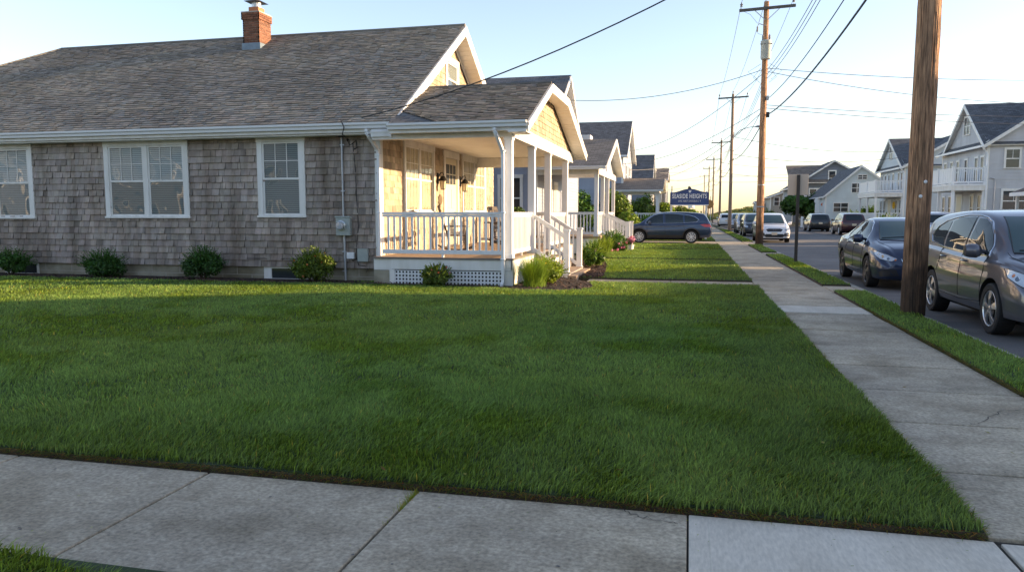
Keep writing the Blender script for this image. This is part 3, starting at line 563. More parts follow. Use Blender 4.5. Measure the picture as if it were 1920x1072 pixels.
def lattice(face, pl, c0, c1, z0, z1, pitch=.079, hole=.042):
    b = MB(); n0, n1 = 0, .012
    nx = max(1,round((c1-c0)/pitch)); nz = max(1,round((z1-z0)/pitch)); px = (c1-c0)/nx; pz = (z1-z0)/nz; e = (px-hole)/2; ez = (pz-hole)/2
    for i in range(nx+1): a = c0+i*px; wbox(b,face,pl,max(c0,a-e),min(c1,a+e),z0,z1,n0,n1,'white_vinyl')
    for j in range(nz+1): a = z0+j*pz; wbox(b,face,pl,c0,c1,max(z0,a-ez),min(z1,a+ez),n0,n1-.001,'white_vinyl')
    return b
lattice('-y',PY0+.01,HX+.5,PX-.2,.02,.34).build('lattice', po)
lattice('+x',PX+.0,PY0+.02,18.2,.0,.05,.079).build('lattice', po) if 0 else None
def column(b, x, y, z0, z1, w=.165):
    h = w/2; b.box(x-h,x+h,y-h,y+h,z0,z1,'white_vinyl'); b.box(x-h-.02,x+h+.02,y-h-.02,y+h+.02,z0,z0+.09,'white_vinyl'); b.box(x-h-.018,x+h+.018,y-h-.018,y+h+.018,z1-.07,z1,'white_vinyl')
for y in (PY0+.1, 18.25, 20.4, 23.35): b = MB(); column(b, PX-.07, y, DZ, 3.22); b.build('column', po, bevel=.006)
b = MB(); b.box(HX,PX+.02,PY0,PY0+.18,3.22,3.40,'white_paint'); b.box(PX-.17,PX+.02,PY0+.18,PY1,3.22,3.47,'white_paint'); b.box(HX,PX-.17,PY1-.18,PY1,3.1,3.40,'white_paint'); b.build('beam', po, bevel=.004)
b = MB(); b.box(HX,PX-.1,PY0+.1,PY1,3.42,3.44,'ceiling_paint')
for i in range(39): b.box(HX+.08*i,HX+.08*i+.074,PY0+.18,PY1-.18,3.412,3.42,'ceiling_paint')
b.build('ceiling', po)
def rail_run(p0, p1, lo=.12, hi=.97, sp=.125, bw=.042, nseg=None, rw=.075, m='white_vinyl', foot=True):
    b = MB(); p0, p1 = Vector(p0), Vector(p1); d = p1-p0; L = Vector((d.x,d.y,0)).length; n = max(2,round(L/sp)); Z = Vector((0,0,1))
    b.beam(p0+Z*hi,p1+Z*hi,rw,.05,m); b.beam(p0+Z*(hi-.055),p1+Z*(hi-.055),rw*.55,.05,m); b.beam(p0+Z*lo,p1+Z*lo,rw*.7,.09,m)
    for i in range(1,n): q = p0+d*(i/n); b.box(q.x-bw/2,q.x+bw/2,q.y-bw/2,q.y+bw/2,q.z+lo+.02,q.z+hi-.05,m)
    if foot: q = p0+d*.5; b.box(q.x-.025,q.x+.025,q.y-.025,q.y+.025,q.z,q.z+lo,m)
    return b
rail_run((HX+.2,PY0+.06,DZ),(PX-.15,PY0+.06,DZ),sp=.142).build('railing', po, bevel=.004)
rail_run((PX-.07,PY0+.18,DZ),(PX-.07,18.17,DZ),sp=.13).build('railing', po, bevel=.004)
rail_run((PX-.07,20.48,DZ),(PX-.07,23.28,DZ),sp=.13).build('railing', po, bevel=.004)
rail_run((HX+.1,PY1-.06,DZ),(PX-.15,PY1-.06,DZ),sp=.142).build('railing', po, bevel=.004)
# steps and stair railings
for i, (x1, z) in enumerate(((PX+.32,.47),(PX+.60,.31),(PX+.90,.155))):
    b = MB(); x0 = PX+.04+.28*i; b.box(x0,x1,18.15,20.5,z-.03,z,'deck_wood'); b.box(x1-.03,x1+.012,18.13,20.52,z-.033,z-.002,'deck_edge'); b.box(x0,x1-.02,18.17,20.48,-.02,z-.032,'white_paint'); b.build('step', po, bevel=.004)
b = MB(); b.box(-2.84,-2.62,17.95,20.55,0,.10,'deck_wood'); b.box(-2.9,-2.63,17.97,20.53,-.02,.068,'white_paint'); b.build('step', po, bevel=.004)
for y in (18.22, 20.42):
    b = MB(); b.box(-2.98,-2.84,y-.07,y+.07,.1,1.16,'white_vinyl'); b.box(-3.0,-2.82,y-.09,y+.09,1.16,1.19,'white_vinyl'); b.box(-2.995,-2.825,y-.085,y+.085,.1,.17,'white_vinyl')
    b.prism([(-2.99,y-.08,1.19),(-2.83,y-.08,1.19),(-2.83,y+.08,1.19),(-2.99,y+.08,1.19)],(0,0,.02),'white_vinyl'); b.build('newel_post', po, bevel=.005)
    rail_run((PX-.0,y,DZ+.02),(-2.95,y,.16),lo=.06,hi=.90,sp=.13,foot=False).build('stair_railing', po, bevel=.004)
# porch roof, a clipped gable
T0, T1, TZ, PE0, PE1, PEZ, PXR = 18.2, 20.75, 4.72, 15.42, 24.55, 3.50, -3.32
b = MB(); sp_ = math.atan2(TZ-PEZ, T0-PE0); cc, ss = math.cos(sp_), math.sin(sp_)
b.slope([(EX+.05,PE0,PEZ-.012),(PXR,PE0,PEZ-.012),(PXR,T0,TZ-.012),(HX,T0,TZ-.012)],'roof_grey',.09)
shingles(b,(HX,PE0-.02,PEZ-.01),(1,0,0),(0,cc,ss),[(EX-HX+.05,0),(PXR-HX+.02,0),(PXR-HX+.02,(T0-PE0)/cc+.03),(0,(T0-PE0)/cc+.03),(0,1.4),(EX-HX+.05,1.0)],.13,(.09,.24),.022,'roof_shingle',(.5,1.15),(),.001,9,.1)
b.slope([(HX,T0,TZ),(PXR,T0,TZ),(PXR,T1,TZ+.01),(HX,T1,TZ+.01)],'roof_grey',.09); b.slope([(PXR,PE1,PEZ),(HX,PE1,PEZ),(HX,T1,TZ),(PXR,T1,TZ)],'roof_grey',.09)
b.tube([(HX,T0,TZ+.0),(PXR+.02,T0,TZ+.0)],.04,'roof_shingle',6,t=.6)
b.build('porch_roof', po, fixn=False)
PP = [(PE0-.03,PEZ-.03),(T0,TZ-.02),(T1,TZ-.02),(PE1+.03,PEZ-.03)]
def offs(P, d):
    """inner offset of an open polyline towards -z"""
    out = []
    for i,(y,z) in enumerate(P):
        ns = []
        for a,c in ((i-1,i),(i,i+1)):
            if a >= 0 and c < len(P): e = Vector((P[c][0]-P[a][0],P[c][1]-P[a][1])).normalized(); ns.append(Vector((e.y,-e.x)))
        n = sum(ns,Vector((0,0))).normalized(); k = d/max(.3,n.dot(ns[0])); out.append((y+n.x*k,z+n.y*k))
    return out
def band(b, X, P, d0, d1, w, m):
    A, B_ = offs(P,d0), offs(P,d1)
    for i in range(len(P)-1): b.prism([(X,*A[i]),(X,*A[i+1]),(X,*B_[i+1]),(X,*B_[i])],(w,0,0),m)
b = MB(); band(b,PXR,PP,0,.2,.04,'white_paint'); band(b,PXR+.04,PP,0,.07,.02,'white_paint'); b.build('rake_board', po)
b = MB(); A, B_ = offs(PP,.13), offs(PP,.15)
for i in range(3):
    b.prism([(PX+.03,*A[i]),(PX+.03,*A[i+1]),(PX+.03,*B_[i+1]),(PX+.03,*B_[i])],(PXR-PX-.03,0,0),'ceiling_paint'); n = 22
    for k in range(n):
        f = lambda t, Q: (Q[i][0]+(Q[i+1][0]-Q[i][0])*t, Q[i][1]+(Q[i+1][1]-Q[i][1])*t); C2 = offs(PP,.162)
        b.prism([(PX+.03,*f(k/n,B_)),(PX+.03,*f((k+.88)/n,B_)),(PX+.03,*f((k+.88)/n,C2)),(PX+.03,*f(k/n,C2))],(PXR-PX-.035,0,0),'ceiling_paint')
b.build('rake_soffit', po)
b = MB(); G = offs(PP,.16); gy0, gy1 = PY0+.4, PY1-.3
gp = [(gy0,3.47),(gy1+.1,3.47),(G[2][0]-.02,G[2][1]),(G[1][0]+.02,G[1][1])]
b.prism([(PX-.06,*p) for p in gp],(.05,0,0),'shingle_gable',.5)
shingles(b,(PX-.005,gy0,3.47),(0,1,0),(0,0,1),[(p[0]-gy0,p[1]-3.47) for p in gp],.145,(.09,.22),.016,'shingle_gable',(.82,1.22),(),.004,12,.08); b.build('gable_shingles', po, fixn=False)
b = MB(); b.box(PX,PXR,PE0+.0,PY0+.3,3.28,3.32,'white_paint'); b.box(PX+.0,PX+.035,PY0-.05,PY1+.1,3.30,3.50,'white_paint'); b.box(EX+.05,PXR-.0,PE0+.06,PE0+.1,3.32,3.47,'white_paint'); b.box(EX+.05,PXR,PE0+.1,PY0+.02,3.33,3.36,'white_paint'); b.build('fascia', po, bevel=.003)
gutter(po, EX+.06, PXR+.0, PE0+.05, PEZ+.02)
downspout(po, -4.0, PE0, PY0-.045, 0, ztop=3.38)
# ------------------------------------------------------------------ porch furniture
def rocking_chair(label):
    t = thing('rocking_chair', label, 'chair', (0,0,0), 'rocking chairs on the porch'); W = 'chair_wood'
    b = MB()
    for i in range(7): b.box(-.24+i*.08-.005,-.24+i*.08+.058,-.22,.26,.40,.422,W)
    b.build('seat', t, bevel=.004)
    b = MB()
    for i in range(6): x = -.2+i*.08; b.beam((x,.24,.42),(x*1.05,.46,1.12),.045,.014,W)
    b.beam((-.26,.46,1.12),(.26,.46,1.12),.03,.12,W); b.beam((-.26,.27,.52),(.26,.27,.52),.025,.05,W)
    for s in (-1,1): b.beam((s*.27,.22,.36),(s*.28,.48,1.16),.045,.035,W)
    b.build('backrest', t, bevel=.004)
    for s in (-1,1): b = MB(); b.box(s*.29-.045,s*.29+.045,-.3,.34,.63,.655,W); b.tube([(s*.28,-.24,.40),(s*.28,-.26,.64)],.017,W,6); b.build('armrest', t, bevel=.004)
    for s in (-1,1):
        b = MB(); P = [(s*.26,-.45+.1*i,.03+.12*((i-4.5)/5)**2*1.2) for i in range(11)]; b.tube(P,.02,W,6); b.build('rocker', t)
        for y, z0 in ((-.22,.05),(.22,.05)): b = MB(); b.tube([(s*.26,y,z0),(s*.26,y,.41)],.018,W,6); b.build('leg', t)
    b = MB(); b.tube([(-.26,-.2,.2),(.26,-.2,.2)],.012,W,6); b.tube([(-.26,.2,.24),(.26,.2,.24)],.012,W,6); b.build('stretcher', t)
    return t
c1 = rocking_chair('dark wooden rocking chair on the porch below the window left of the door'); c2 = dup(c1, loc=(-5.6,22.9,DZ), rot=R(75), label='dark wooden rocking chair on the porch right of the door, beside the small table')
c1.location = (-5.75,18.35,DZ); c1.rotation_euler = (0,0,R(110))
t = thing('side_table', 'small dark table with crossed legs on the porch in front of the right window pair', 'table', (-5.5,21.6,DZ)); b = MB(); b.box(-5.85,-5.15,21.3,21.9,DZ+.68,DZ+.72,'chair_wood'); b.build('tabletop', t, bevel=.005)
for x in (-5.8,-5.2):
    for y in (21.35,21.85): b = MB(); b.beam((x,y,DZ),(x,y,DZ+.68),.04,.04,'chair_wood'); b.build('leg', t)
# ------------------------------------------------------------------ other houses
def house(name, label, x0, x1, y0, y1, ze, axis, zr, wall, roof, over=.35, rpos=None, found=.4, group=None, z0=0., trim='white_paint', rakes=True):
    H = thing(name, label, 'house', ((x0+x1)/2,(y0+y1)/2,0), group); b = MB()
    b.box(x0,x1,y0,y1,found,ze,wall); 
    if axis == 'x':
        ry = rpos if rpos is not None else (y0+y1)/2
        b.prism([(x0,y0,ze),(x0,y1,ze),(x0,ry,zr-.12)],(x1-x0,0,0),wall)
    else:
        rx = rpos if rpos is not None else (x0+x1)/2
        b.prism([(x0,y0,ze),(x1,y0,ze),(rx,y0,zr-.12)],(0,y1-y0,0),wall)
    b.build('wall', H); b = MB(); b.box(x0+.03,x1-.03,y0+.03,y1-.03,-.1,found+.01,'block_foundation'); b.build('foundation', H)
    b = MB(); o = over
    if axis == 'x':
        k0 = (zr-ze)/(ry-y0); k1 = (zr-ze)/(y1-ry); a, c = ze-k0*o, ze-k1*o
        b.slope([(x0-o,y0-o,a),(x1+o,y0-o,a),(x1+o,ry,zr),(x0-o,ry,zr)],roof,.12,trim); b.slope([(x1+o,y1+o,c),(x0-o,y1+o,c),(x0-o,ry,zr),(x1+o,ry,zr)],roof,.12,trim)
        b.build('roof', H, fixn=False)
        for X, d in ((x1+o,.04),(x0-o-.04,.04)):
            for (ya,za,yb,zb) in ((y0-o-.02,a-.0,ry,zr),(ry,zr,y1+o+.02,c)): t = MB(); t.prism([(X,ya,za-.01),(X,yb,zb-.01),(X,yb,zb-.26),(X,ya,za-.26)],(d,0,0),trim); t.build('rake_board', H)
        b = MB(); b.box(x0-o,x1+o,y0-o-.11,y0-o-.003,a-.14,a-.02,'white_metal'); b.box(x0-o,x1+o,y0-o,y0,a-.17,a-.13,trim); b.build('gutter', H)
    else:
        k0 = (zr-ze)/(rx-x0); k1 = (zr-ze)/(x1-rx); a, c = ze-k0*o, ze-k1*o
        b.slope([(x0-o,y1+o,a),(x0-o,y0-o,a),(rx,y0-o,zr),(rx,y1+o,zr)],roof,.12,trim); b.slope([(x1+o,y0-o,c),(x1+o,y1+o,c),(rx,y1+o,zr),(rx,y0-o,zr)],roof,.12,trim)
        b.build('roof', H, fixn=False)
        for Y in (y0-o-.04,y1+o):
            for (xa,za,xb,zb) in ((x0-o-.02,a,rx,zr),(rx,zr,x1+o+.02,c)): t = MB(); t.prism([(xa,Y,za-.01),(xb,Y,zb-.01),(xb,Y,zb-.24),(xa,Y,za-.24)],(0,.04,0),trim); t.build('rake_board', H)
        b = MB(); b.box(x0-o-.11,x0-o-.003,y0-o,y1+o,a-.14,a-.02,'white_metal'); b.build('gutter', H)
    e = .11
    for x in (x0,x1):
        for y in (y0,y1): t = MB(); t.box(x-.03 if x == x0 else x-e, x+e if x == x0 else x+.03, y-.03 if y == y0 else y-e, y+e if y == y0 else y+.03, found, ze-.02, trim); t.build('corner_board', H)
    return H
def laps(root, face, plane, c0, c1, z0, z1, pitch, m, peak=None):
    """overlapping clapboards; peak = (position, height) of a gable above"""
    U, N = FR[face]; o = wp(face, plane, c1 if face in ('-x','+y') else c0, z0, .001); w = c1-c0; P = [(0,0),(w,0),(w,z1-z0),(0,z1-z0)]
    if peak: q = (c1-peak[0]) if face in ('-x','+y') else peak[0]-c0; P = [(0,0),(w,0),(w,z1-z0),(q,peak[1]-z0),(0,z1-z0)]
    b = MB(); shingles(b, o, U, (0,0,1), P, pitch, (2.6,3.9), .022, m, (1,1), (), .002, 3); return b.build('clapboards', root, fixn=False)
def porch_box(root, x0, x1, y0, y1, deck, top, cols, rails, wall_side='x', steps=None, name='porch', rail_h=.97, cw=.16, ceil=True):
    """deck with columns at given (x,y) and railings between given points"""
    b = MB(); b.box(x0,x1,y0,y1,deck-.1,deck,'deck_wood' if deck < 1.5 else 'white_paint'); b.box(x0+.02,x1-.02,y0+.02,y1-.02,-.05 if deck < 1.5 else deck-.35,deck-.1,'white_paint'); po = b.build(name, root)
    for x, y in cols: b = MB(); column(b,x,y,deck,top,cw); b.build('column', po)
    for p, q in rails: rail_run((*p,deck),(*q,deck),sp=.14,hi=rail_h).build('railing', po)
    return po
# second house on the left
H2 = house('clapboard_house','blue-grey clapboard house with a white front porch, directly behind the shingled house',-15,-6.35,31.6,43.6,4.35,'x',8.5,'siding_bluegrey','roof_dark',.4,rpos=38.2)
window(H2,'-y',31.6,-8.05,-6.95,1.35,3.25,.12,(2,2),'window_dark','window_dark',simple=True); window(H2,'-y',31.6,-11.5,-10.2,1.35,3.25,.12,(2,2),simple=True)
window(H2,'+x',-6.35,33.2,35.0,1.2,3.2,.12,(2,2),mull=2,simple=True); window(H2,'+x',-6.35,37.2,38.4,5.4,6.9,.12,(2,2),simple=True)
b = MB(); wbox(b,'+x',-6.35,35.6,36.7,.66,3.1,0,.05,'white_paint'); wbox(b,'+x',-6.35,35.75,36.55,.7,2.95,.05,.07,'door_cream'); b.build('door', H2)
b = MB(); b.box(-6.35,-5.6,43.3,44.4,5.7,6.05,'white_paint'); b.build('cornice_return', H2)
po = porch_box(H2,-6.35,-3.62,30.95,38.3,.66,3.35,[(-3.75,31.1),(-3.75,33.35),(-3.75,35.3),(-3.75,38.1)],[((-6.3,31.1),(-3.85,31.1)),((-3.75,31.2),(-3.75,33.25)),((-3.75,35.4),(-3.75,38.0))])
b = MB(); b.slope([(-6.35,30.6,3.5),(-3.3,30.6,3.5),(-3.3,34.65,4.95),(-6.35,34.65,4.95)],'roof_grey',.1,'white_paint'); b.slope([(-3.3,38.7,3.5),(-6.35,38.7,3.5),(-6.35,34.65,4.95),(-3.3,34.65,4.95)],'roof_grey',.1,'white_paint'); b.build('porch_roof', po, fixn=False)
b = MB(); b.prism([(-3.8,31.0,3.45),(-3.8,38.3,3.45),(-3.8,34.65,4.78)],(.08,0,0),'siding_bluegrey'); b.build('gable', po)
b = MB()
for (ya,za,yb,zb) in ((30.55,3.47,34.65,4.94),(34.65,4.94,38.75,3.47)): b.prism([(-3.3,ya,za),(-3.3,yb,zb),(-3.3,yb,zb-.22),(-3.3,ya,za-.22)],(.04,0,0),'white_paint')
b.box(-3.86,-3.64,30.95,38.3,3.2,3.47,'white_paint'); b.box(-6.35,-3.86,30.98,31.18,3.2,3.45,'white_paint'); b.build('beam', po)
gutter(po,-6.3,-3.32,30.6,3.5)
rail_run((-3.7,33.35,.66),(-2.6,33.35,.12),lo=.06,hi=.92).build('stair_railing', po); rail_run((-3.7,35.3,.66),(-2.6,35.3,.12),lo=.06,hi=.92).build('stair_railing', po)
for y in (33.35,35.3): b = MB(); b.box(-2.68,-2.54,y-.07,y+.07,0,1.2,'white_vinyl'); b.box(-2.71,-2.51,y-.1,y+.1,1.2,1.24,'white_vinyl'); b.build('newel_post', po)
for i,(x,z) in enumerate(((-3.3,.48),(-3.0,.32),(-2.7,.16))): b = MB(); b.box(-3.62,x,33.4,35.25,0,z,'white_paint'); b.box(-3.62,x+.02,33.38,35.27,z,z+.03,'deck_wood'); b.build('step', po)
laps(H2,'-y',31.6,-14.9,-6.45,.4,4.3,.15,'siding_bluegrey'); laps(H2,'+x',-6.35,31.7,43.5,.4,4.3,.15,'siding_bluegrey',(38.2,8.3))
# third, two storeys
H3 = house('two_storey_house','two storey grey house with tall dark gable roof, third on the left side',-15.5,-5.0,58,66.5,6.2,'x',9.0,'siding_bluegrey','roof_dark',.35)
window(H3,'+x',-5.0,60.2,61.4,3.9,5.5,.12,simple=True); window(H3,'+x',-5.0,63.4,64.6,3.9,5.5,.12,simple=True)
po = porch_box(H3,-5,-2.2,56.4,63,.6,3.2,[(-2.35,56.6),(-2.35,59),(-2.35,62.8),(-4.9,56.6)],[((-4.9,56.6),(-2.4,56.6))])
b = MB(); b.slope([(-5.6,55.9,3.3),(-1.9,55.9,3.3),(-1.9,59.6,4.3),(-5.6,59.6,4.3)],'roof_brown',.1,'white_paint'); b.slope([(-1.9,63.3,3.3),(-5.6,63.3,3.3),(-5.6,59.6,4.3),(-1.9,59.6,4.3)],'roof_brown',.1,'white_paint')
b.build('porch_roof', po, fixn=False); b = MB(); b.prism([(-2.4,56.4,3.2),(-2.4,63,3.2),(-2.4,59.6,4.2)],(.1,0,0),'siding_cream'); b.box(-5,-2.2,56.45,56.65,2.95,3.22,'white_paint'); b.build('beam', po); gutter(po,-5.6,-1.9,55.9,3.3)
laps(H3,'-y',58,-15.4,-5.1,.4,6.1,.16,'siding_bluegrey'); laps(H3,'+x',-5.0,58.1,66.4,.4,6.1,.16,'siding_bluegrey',(62.25,8.8))
H4 = house('steep_roof_house','narrow grey house with steep dark roof, fourth on the left, partly hidden',-10,-4.1,80,87,5.0,'x',7.9,'siding_slate','roof_dark',.3)
window(H4,'+x',-4.1,82,83.2,3,4.6,simple=True); window(H4,'-y',80,-6.4,-5.4,4.0,4.8,simple=True)
H5 = house('brown_house','tall brown shingled house just left of the blue town sign',-8,-3.0,98,106,6.0,'x',7.5,'siding_tan','roof_brown',.25)
window(H5,'-y',98,-4.3,-3.5,3.4,5.0,simple=True); window(H5,'-y',98,-5.6,-4.9,3.4,5.0,simple=True); b = MB(); wbox(b,'-y',98,-4.2,-3.4,.4,2.6,0,.05,'door_wood'); b.build('door', H5)
H6 = house('flat_topped_house','small tan flat topped house between the steep dark roof and the brown house',-7,-4.4,92,96,7.0,'x',7.3,'siding_tan','roof_brown',.2)
# ---- right side
def balcony_house(name, label, Xf, y0, y1, rx, zr, ypk, zpk, ze, by1, wallm, bx=2.0):
    H = house(name, label, Xf, Xf+9.4, y0, y1, ze, 'y', zr, wallm, 'roof_dark', .35, rpos=rx)
    ya, yb = y0-.3, 2*ypk-y0+.3; b = MB(); k = (zpk-ze)/(ypk-y0); ex = Xf-.35
    b.slope([(ex,ya,ze-.3*k),(Xf+6,ya,ze-.3*k),(Xf+6,ypk,zpk),(ex,ypk,zpk)],'roof_dark',.1,'white_paint'); b.slope([(Xf+6,yb,ze-.3*k),(ex,yb,ze-.3*k),(ex,ypk,zpk),(Xf+6,ypk,zpk)],'roof_dark',.1,'white_paint'); b.build('gable_roof', H, fixn=False)
    b = MB(); b.prism([(Xf-.05,y0,ze-.1),(Xf-.05,2*ypk-y0,ze-.1),(Xf-.05,ypk,zpk-.15)],(5,0,0),wallm); g_ = b.build('gable', H)
    b = MB()
    for (p,q,r,s) in ((ya-.02,ze-.3*k-.02,ypk,zpk-.02),(ypk,zpk-.02,yb+.02,ze-.3*k-.02)): b.prism([(ex-.04,p,q),(ex-.04,r,s),(ex-.04,r,s-.27),(ex-.04,p,q-.27)],(.04,0,0),'white_paint')
    b.build('rake_board', g_)
    b = MB(); b.slope([(Xf-.45,yb-.2,ze-.25),(Xf-.45,ya+.2,ze-.25),(Xf+.0,ya+.2,ze+.1),(Xf+.0,yb-.2,ze+.1)],'roof_dark',.06,'white_paint'); b.box(Xf-.5,Xf-.44,ya+.2,yb-.2,ze-.38,ze-.25,'white_metal'); b.build('pent_roof', H, fixn=False)
    window(H,'-x',Xf-.05,ypk-.65,ypk+.65,ze+.75,ze+2.1,.1,(2,2),simple=True,mull=2)
    laps(H,'-y',y0,Xf+.11,Xf+9.3,.4,ze-.05,.2,wallm,(rx,zr-.2)); laps(H,'-x',Xf,y0+.11,y1-.11,.4,ze-.35,.2,wallm); laps(H,'-x',Xf-.05,y0+.2,2*ypk-y0-.2,ze+.1,ze+.2,.2,wallm,(ypk,zpk-.3))
    L = y1-y0
    for c in (.08,.2,.42,.60,.75,.9): window(H,'-x',Xf,y0+L*c-.35,y0+L*c+.35,3.75,5.4,.09,(2,2),simple=True)
    for c in (.1,.25,.75,.9): window(H,'-x',Xf,y0+L*c-.35,y0+L*c+.35,1.1,2.9,.09,(2,2),simple=True)
    b = MB(); wbox(b,'-x',Xf,y0+L*.46,y0+L*.6,.65,2.95,0,.05,'white_paint'); wbox(b,'-x',Xf,y0+L*.48,y0+L*.58,.7,2.8,.05,.06,'door_cream'); b.build('door', H)
    xb = Xf-bx; po = porch_box(H, xb, Xf, y0, by1, .65, 3.1, [(xb+.12,y0+.12),(xb+.12,(y0+by1)/2),(xb+.12,by1-.12),(Xf-.08,y0+.12)], [((xb+.12,y0+.12),(Xf-.1,y0+.12)),((xb+.12,y0+.2),(xb+.12,by1-.2))])
    b = MB(); b.box(xb-.06,Xf,y0-.06,by1+.06,3.10,3.40,'white_paint'); b.box(xb-.1,Xf,y0-.1,by1+.1,3.40,3.52,'white_vinyl'); ba = b.build('balcony', H)
    for (x,y) in ((xb+.05,y0+.05),(xb+.05,(y0+by1)/2),(xb+.05,by1-.05),(Xf-.07,y0+.05)): b = MB(); b.box(x-.07,x+.07,y-.07,y+.07,3.52,4.64,'white_vinyl'); b.box(x-.1,x+.1,y-.1,y+.1,4.64,4.68,'white_vinyl'); b.build('railing_post', ba)
    rail_run((xb+.05,y0+.05,3.52),(Xf-.1,y0+.05,3.52),hi=1.05,sp=.13).build('railing', ba)
    b = rail_run((xb+.05,y0+.1,3.52),(xb+.05,by1-.1,3.52),hi=1.05,sp=.5); b.box(xb+.04,xb+.06,y0+.1,by1-.1,3.64,4.52,'white_vinyl'); b.build('railing_panel', ba)
    b = MB(); b.tube([(Xf-.45,y0-.2,ze-.3),(Xf-.05,y0-.07,ze-.75),(Xf-.0,y0-.07,ze-1.),(Xf-.0,y0-.07,.2)],.045,'white_metal',6); b.build('downspout', H)
    return H
HR = balcony_house('balcony_house','large grey clapboard house with white balcony, nearest on the far side of the street',18.8,55.3,64.3,24.5,10.1,59.1,9.15,6.25,61.3,'siding_grey')
window(HR,'-y',55.3,19.75,20.75,4.5,5.85,.12,(2,2),simple=True); window(HR,'-y',55.3,19.7,21.2,1.7,3.2,.12,(2,2),simple=True,mull=1); window(HR,'-y',55.3,22.6,23.6,4.5,5.85,.12,(2,2),simple=True)
b = MB(); b.tube([(19.3,55.24,.4),(19.3,55.24,3.7),(19.25,55.24,3.85),(19.0,55.24,3.9)],.03,'conduit',6); b.build('conduit', HR)
HS = balcony_house('balcony_house','pale blue-grey house with white balcony, partly hidden behind the big wooden pole',18.9,75.2,84,24,9.0,79.9,8.75,6.0,82.0,'siding_palegrey',2.4)
wr = MB(); wr.tube([(18.82,78+.28*math.cos(a*.4),2.35+.28*math.sin(a*.4)) for a in range(17)],.08,'yellow_wreath',6); wr.build('door_wreath', HS)
HT = house('gable_end_house','pale blue house with its plain gable end towards the camera and long white roof edge',14.7,22.6,90,101,3.75,'y',6.85,'siding_paleblue','roof_dark',.35,rpos=18.25)
laps(HT,'-y',90,14.8,22.5,.4,3.7,.26,'siding_paleblue',(18.25,6.6))
for (a,c,d,e,n) in ((15.5,17.1,1.75,2.8,2),(17.3,18.5,3.85,4.95,2),(17.9,18.9,5.3,5.85,2)): window(HT,'-y',90,a,c,d,e,.07,(1,1),simple=True,mull=n)
HU = house('weathered_beach_house','big dark grey beach house with white balcony windows, behind the pale blue gable',13.2,24,106,116,5.2,'y',8.5,'siding_slate','roof_dark',.4,rpos=18.2)
b = MB(); b.slope([(12.7,105.2,5.6),(17.6,105.2,5.6),(17.6,110,8.1),(12.7,110,8.1)],'roof_brown',.12,'white_paint'); b.build('side_roof', HU)
for (a,c,d,e,n) in ((13.6,14.7,3.1,4.6,1),(15.2,17.2,3.4,4.9,2),(17.5,18.5,5.2,7.2,1),(14,15.2,.8,2.4,2)): window(HU,'-y',106,a,c,d,e,.12,(1,1),simple=True,mull=n)
b = MB(); b.box(13.4,17.4,104.4,106,2.7,2.9,'white_paint'); ba = b.build('balcony', HU); rail_run((13.5,104.5,2.9),(17.3,104.5,2.9),sp=.2).build('railing', ba)
HV = house('tan_beach_house','far tan house with a low sloping roof beyond the big dark grey house',12.4,18,126,136,4.3,'y',6.2,'siding_tan','roof_grey',.4,rpos=17.4)
for (a,c,d,e) in ((12.9,13.8,2.8,4.2),(14.2,15.8,2.8,4.4),(16.2,17.4,2.8,4.4)): window(HV,'-y',126,a,c,d,e,.1,(1,1),simple=True)
HWd = house('dark_green_shed','dark low building left of the far tan house',11.0,13.1,134,140,3.4,'x',3.7,'siding_slate','roof_dark',.2)
# houses across the street outside the frame: they shade the lawn and show in the cars
RA = house('grey_gable_house','tall grey house across the street facing the big lawn',18,29,3,18.4,4.9,'x',9.2,'siding_grey','roof_dark',.3)
RB = house('cream_bungalow','low cream bungalow across the street opposite the porch',18,26,18.95,26.1,3.35,'y',4.35,'siding_cream','roof_grey',.2)
RC = house('white_bungalow','long low white bungalow across the street with a brown porch roof',18,26,28.4,43.4,3.35,'y',4.35,'siding_white','roof_redbrown',.2)
RZo = house('white_gable_house','tall white house across the street behind the camera',18,28,-18,1.5,5,'x',9,'siding_white','roof_dark',.35)
for Hh, ys_ in ((RA,(5,9,13,17)),(RB,(21,24)),(RC,(30,34,38,41)),(RZo,(-15,-10,-5))):
    for y in ys_: window(Hh,'-x',18,y-.5,y+.5,1.2,2.6,.1,(2,2),simple=True)
for y in (7,11,15): window(RA,'-x',18,y-.5,y+.5,3.6 if y != 11 else 4.5,4.4 if y != 11 else 6,.1,(2,2),simple=True)
b = MB(); b.slope([(15.2,41.5,2.6),(15.2,36.5,2.6),(18.2,36.5,3.8),(18.2,41.5,3.8)],'roof_redbrown',.1,'white_paint'); b.box(15.15,15.25,36.5,41.5,2.42,2.58,'white_metal'); b.build('porch_roof', RC, fixn=False)
b = MB()
for y in (36.8,41.2): b = MB(); b.box(15.35,15.47,y-.06,y+.06,0,2.6,'white_paint'); b.build('porch_post', RC)
for x0,x1,lb,wm,ze in ((-64,-50,'unseen pale house farthest left across the side street','siding_white',5.4),(-47,-36.5,'unseen tan house across the side street, second from the left','siding_tan',5.0),(-33.5,-24,'unseen blue-grey house across the side street, third from the left','siding_bluegrey',5.4),(-20,-9,'unseen grey house across the side street behind the camera','siding_grey',4.6),(-4.5,5.5,'unseen cream house across the side street behind the camera','siding_cream',5.2)):
    q_ = house('unseen_side_street_house',lb,x0,x1,-27,-16,ze,'y',ze+3.2,wm,'roof_grey',.35)  # unseen row added to fill window reflections and block the warm low sky
    for c_ in (.2,.5,.8):
        for z_ in (1.2,3.4): window(q_,'+y',-16,x0+(x1-x0)*c_-.5,x0+(x1-x0)*c_+.5,z_,z_+1.4,.1,(2,2),simple=True)
sheet('side_road',-80,3.6,-10,1.4,RZ-.004,'asphalt')
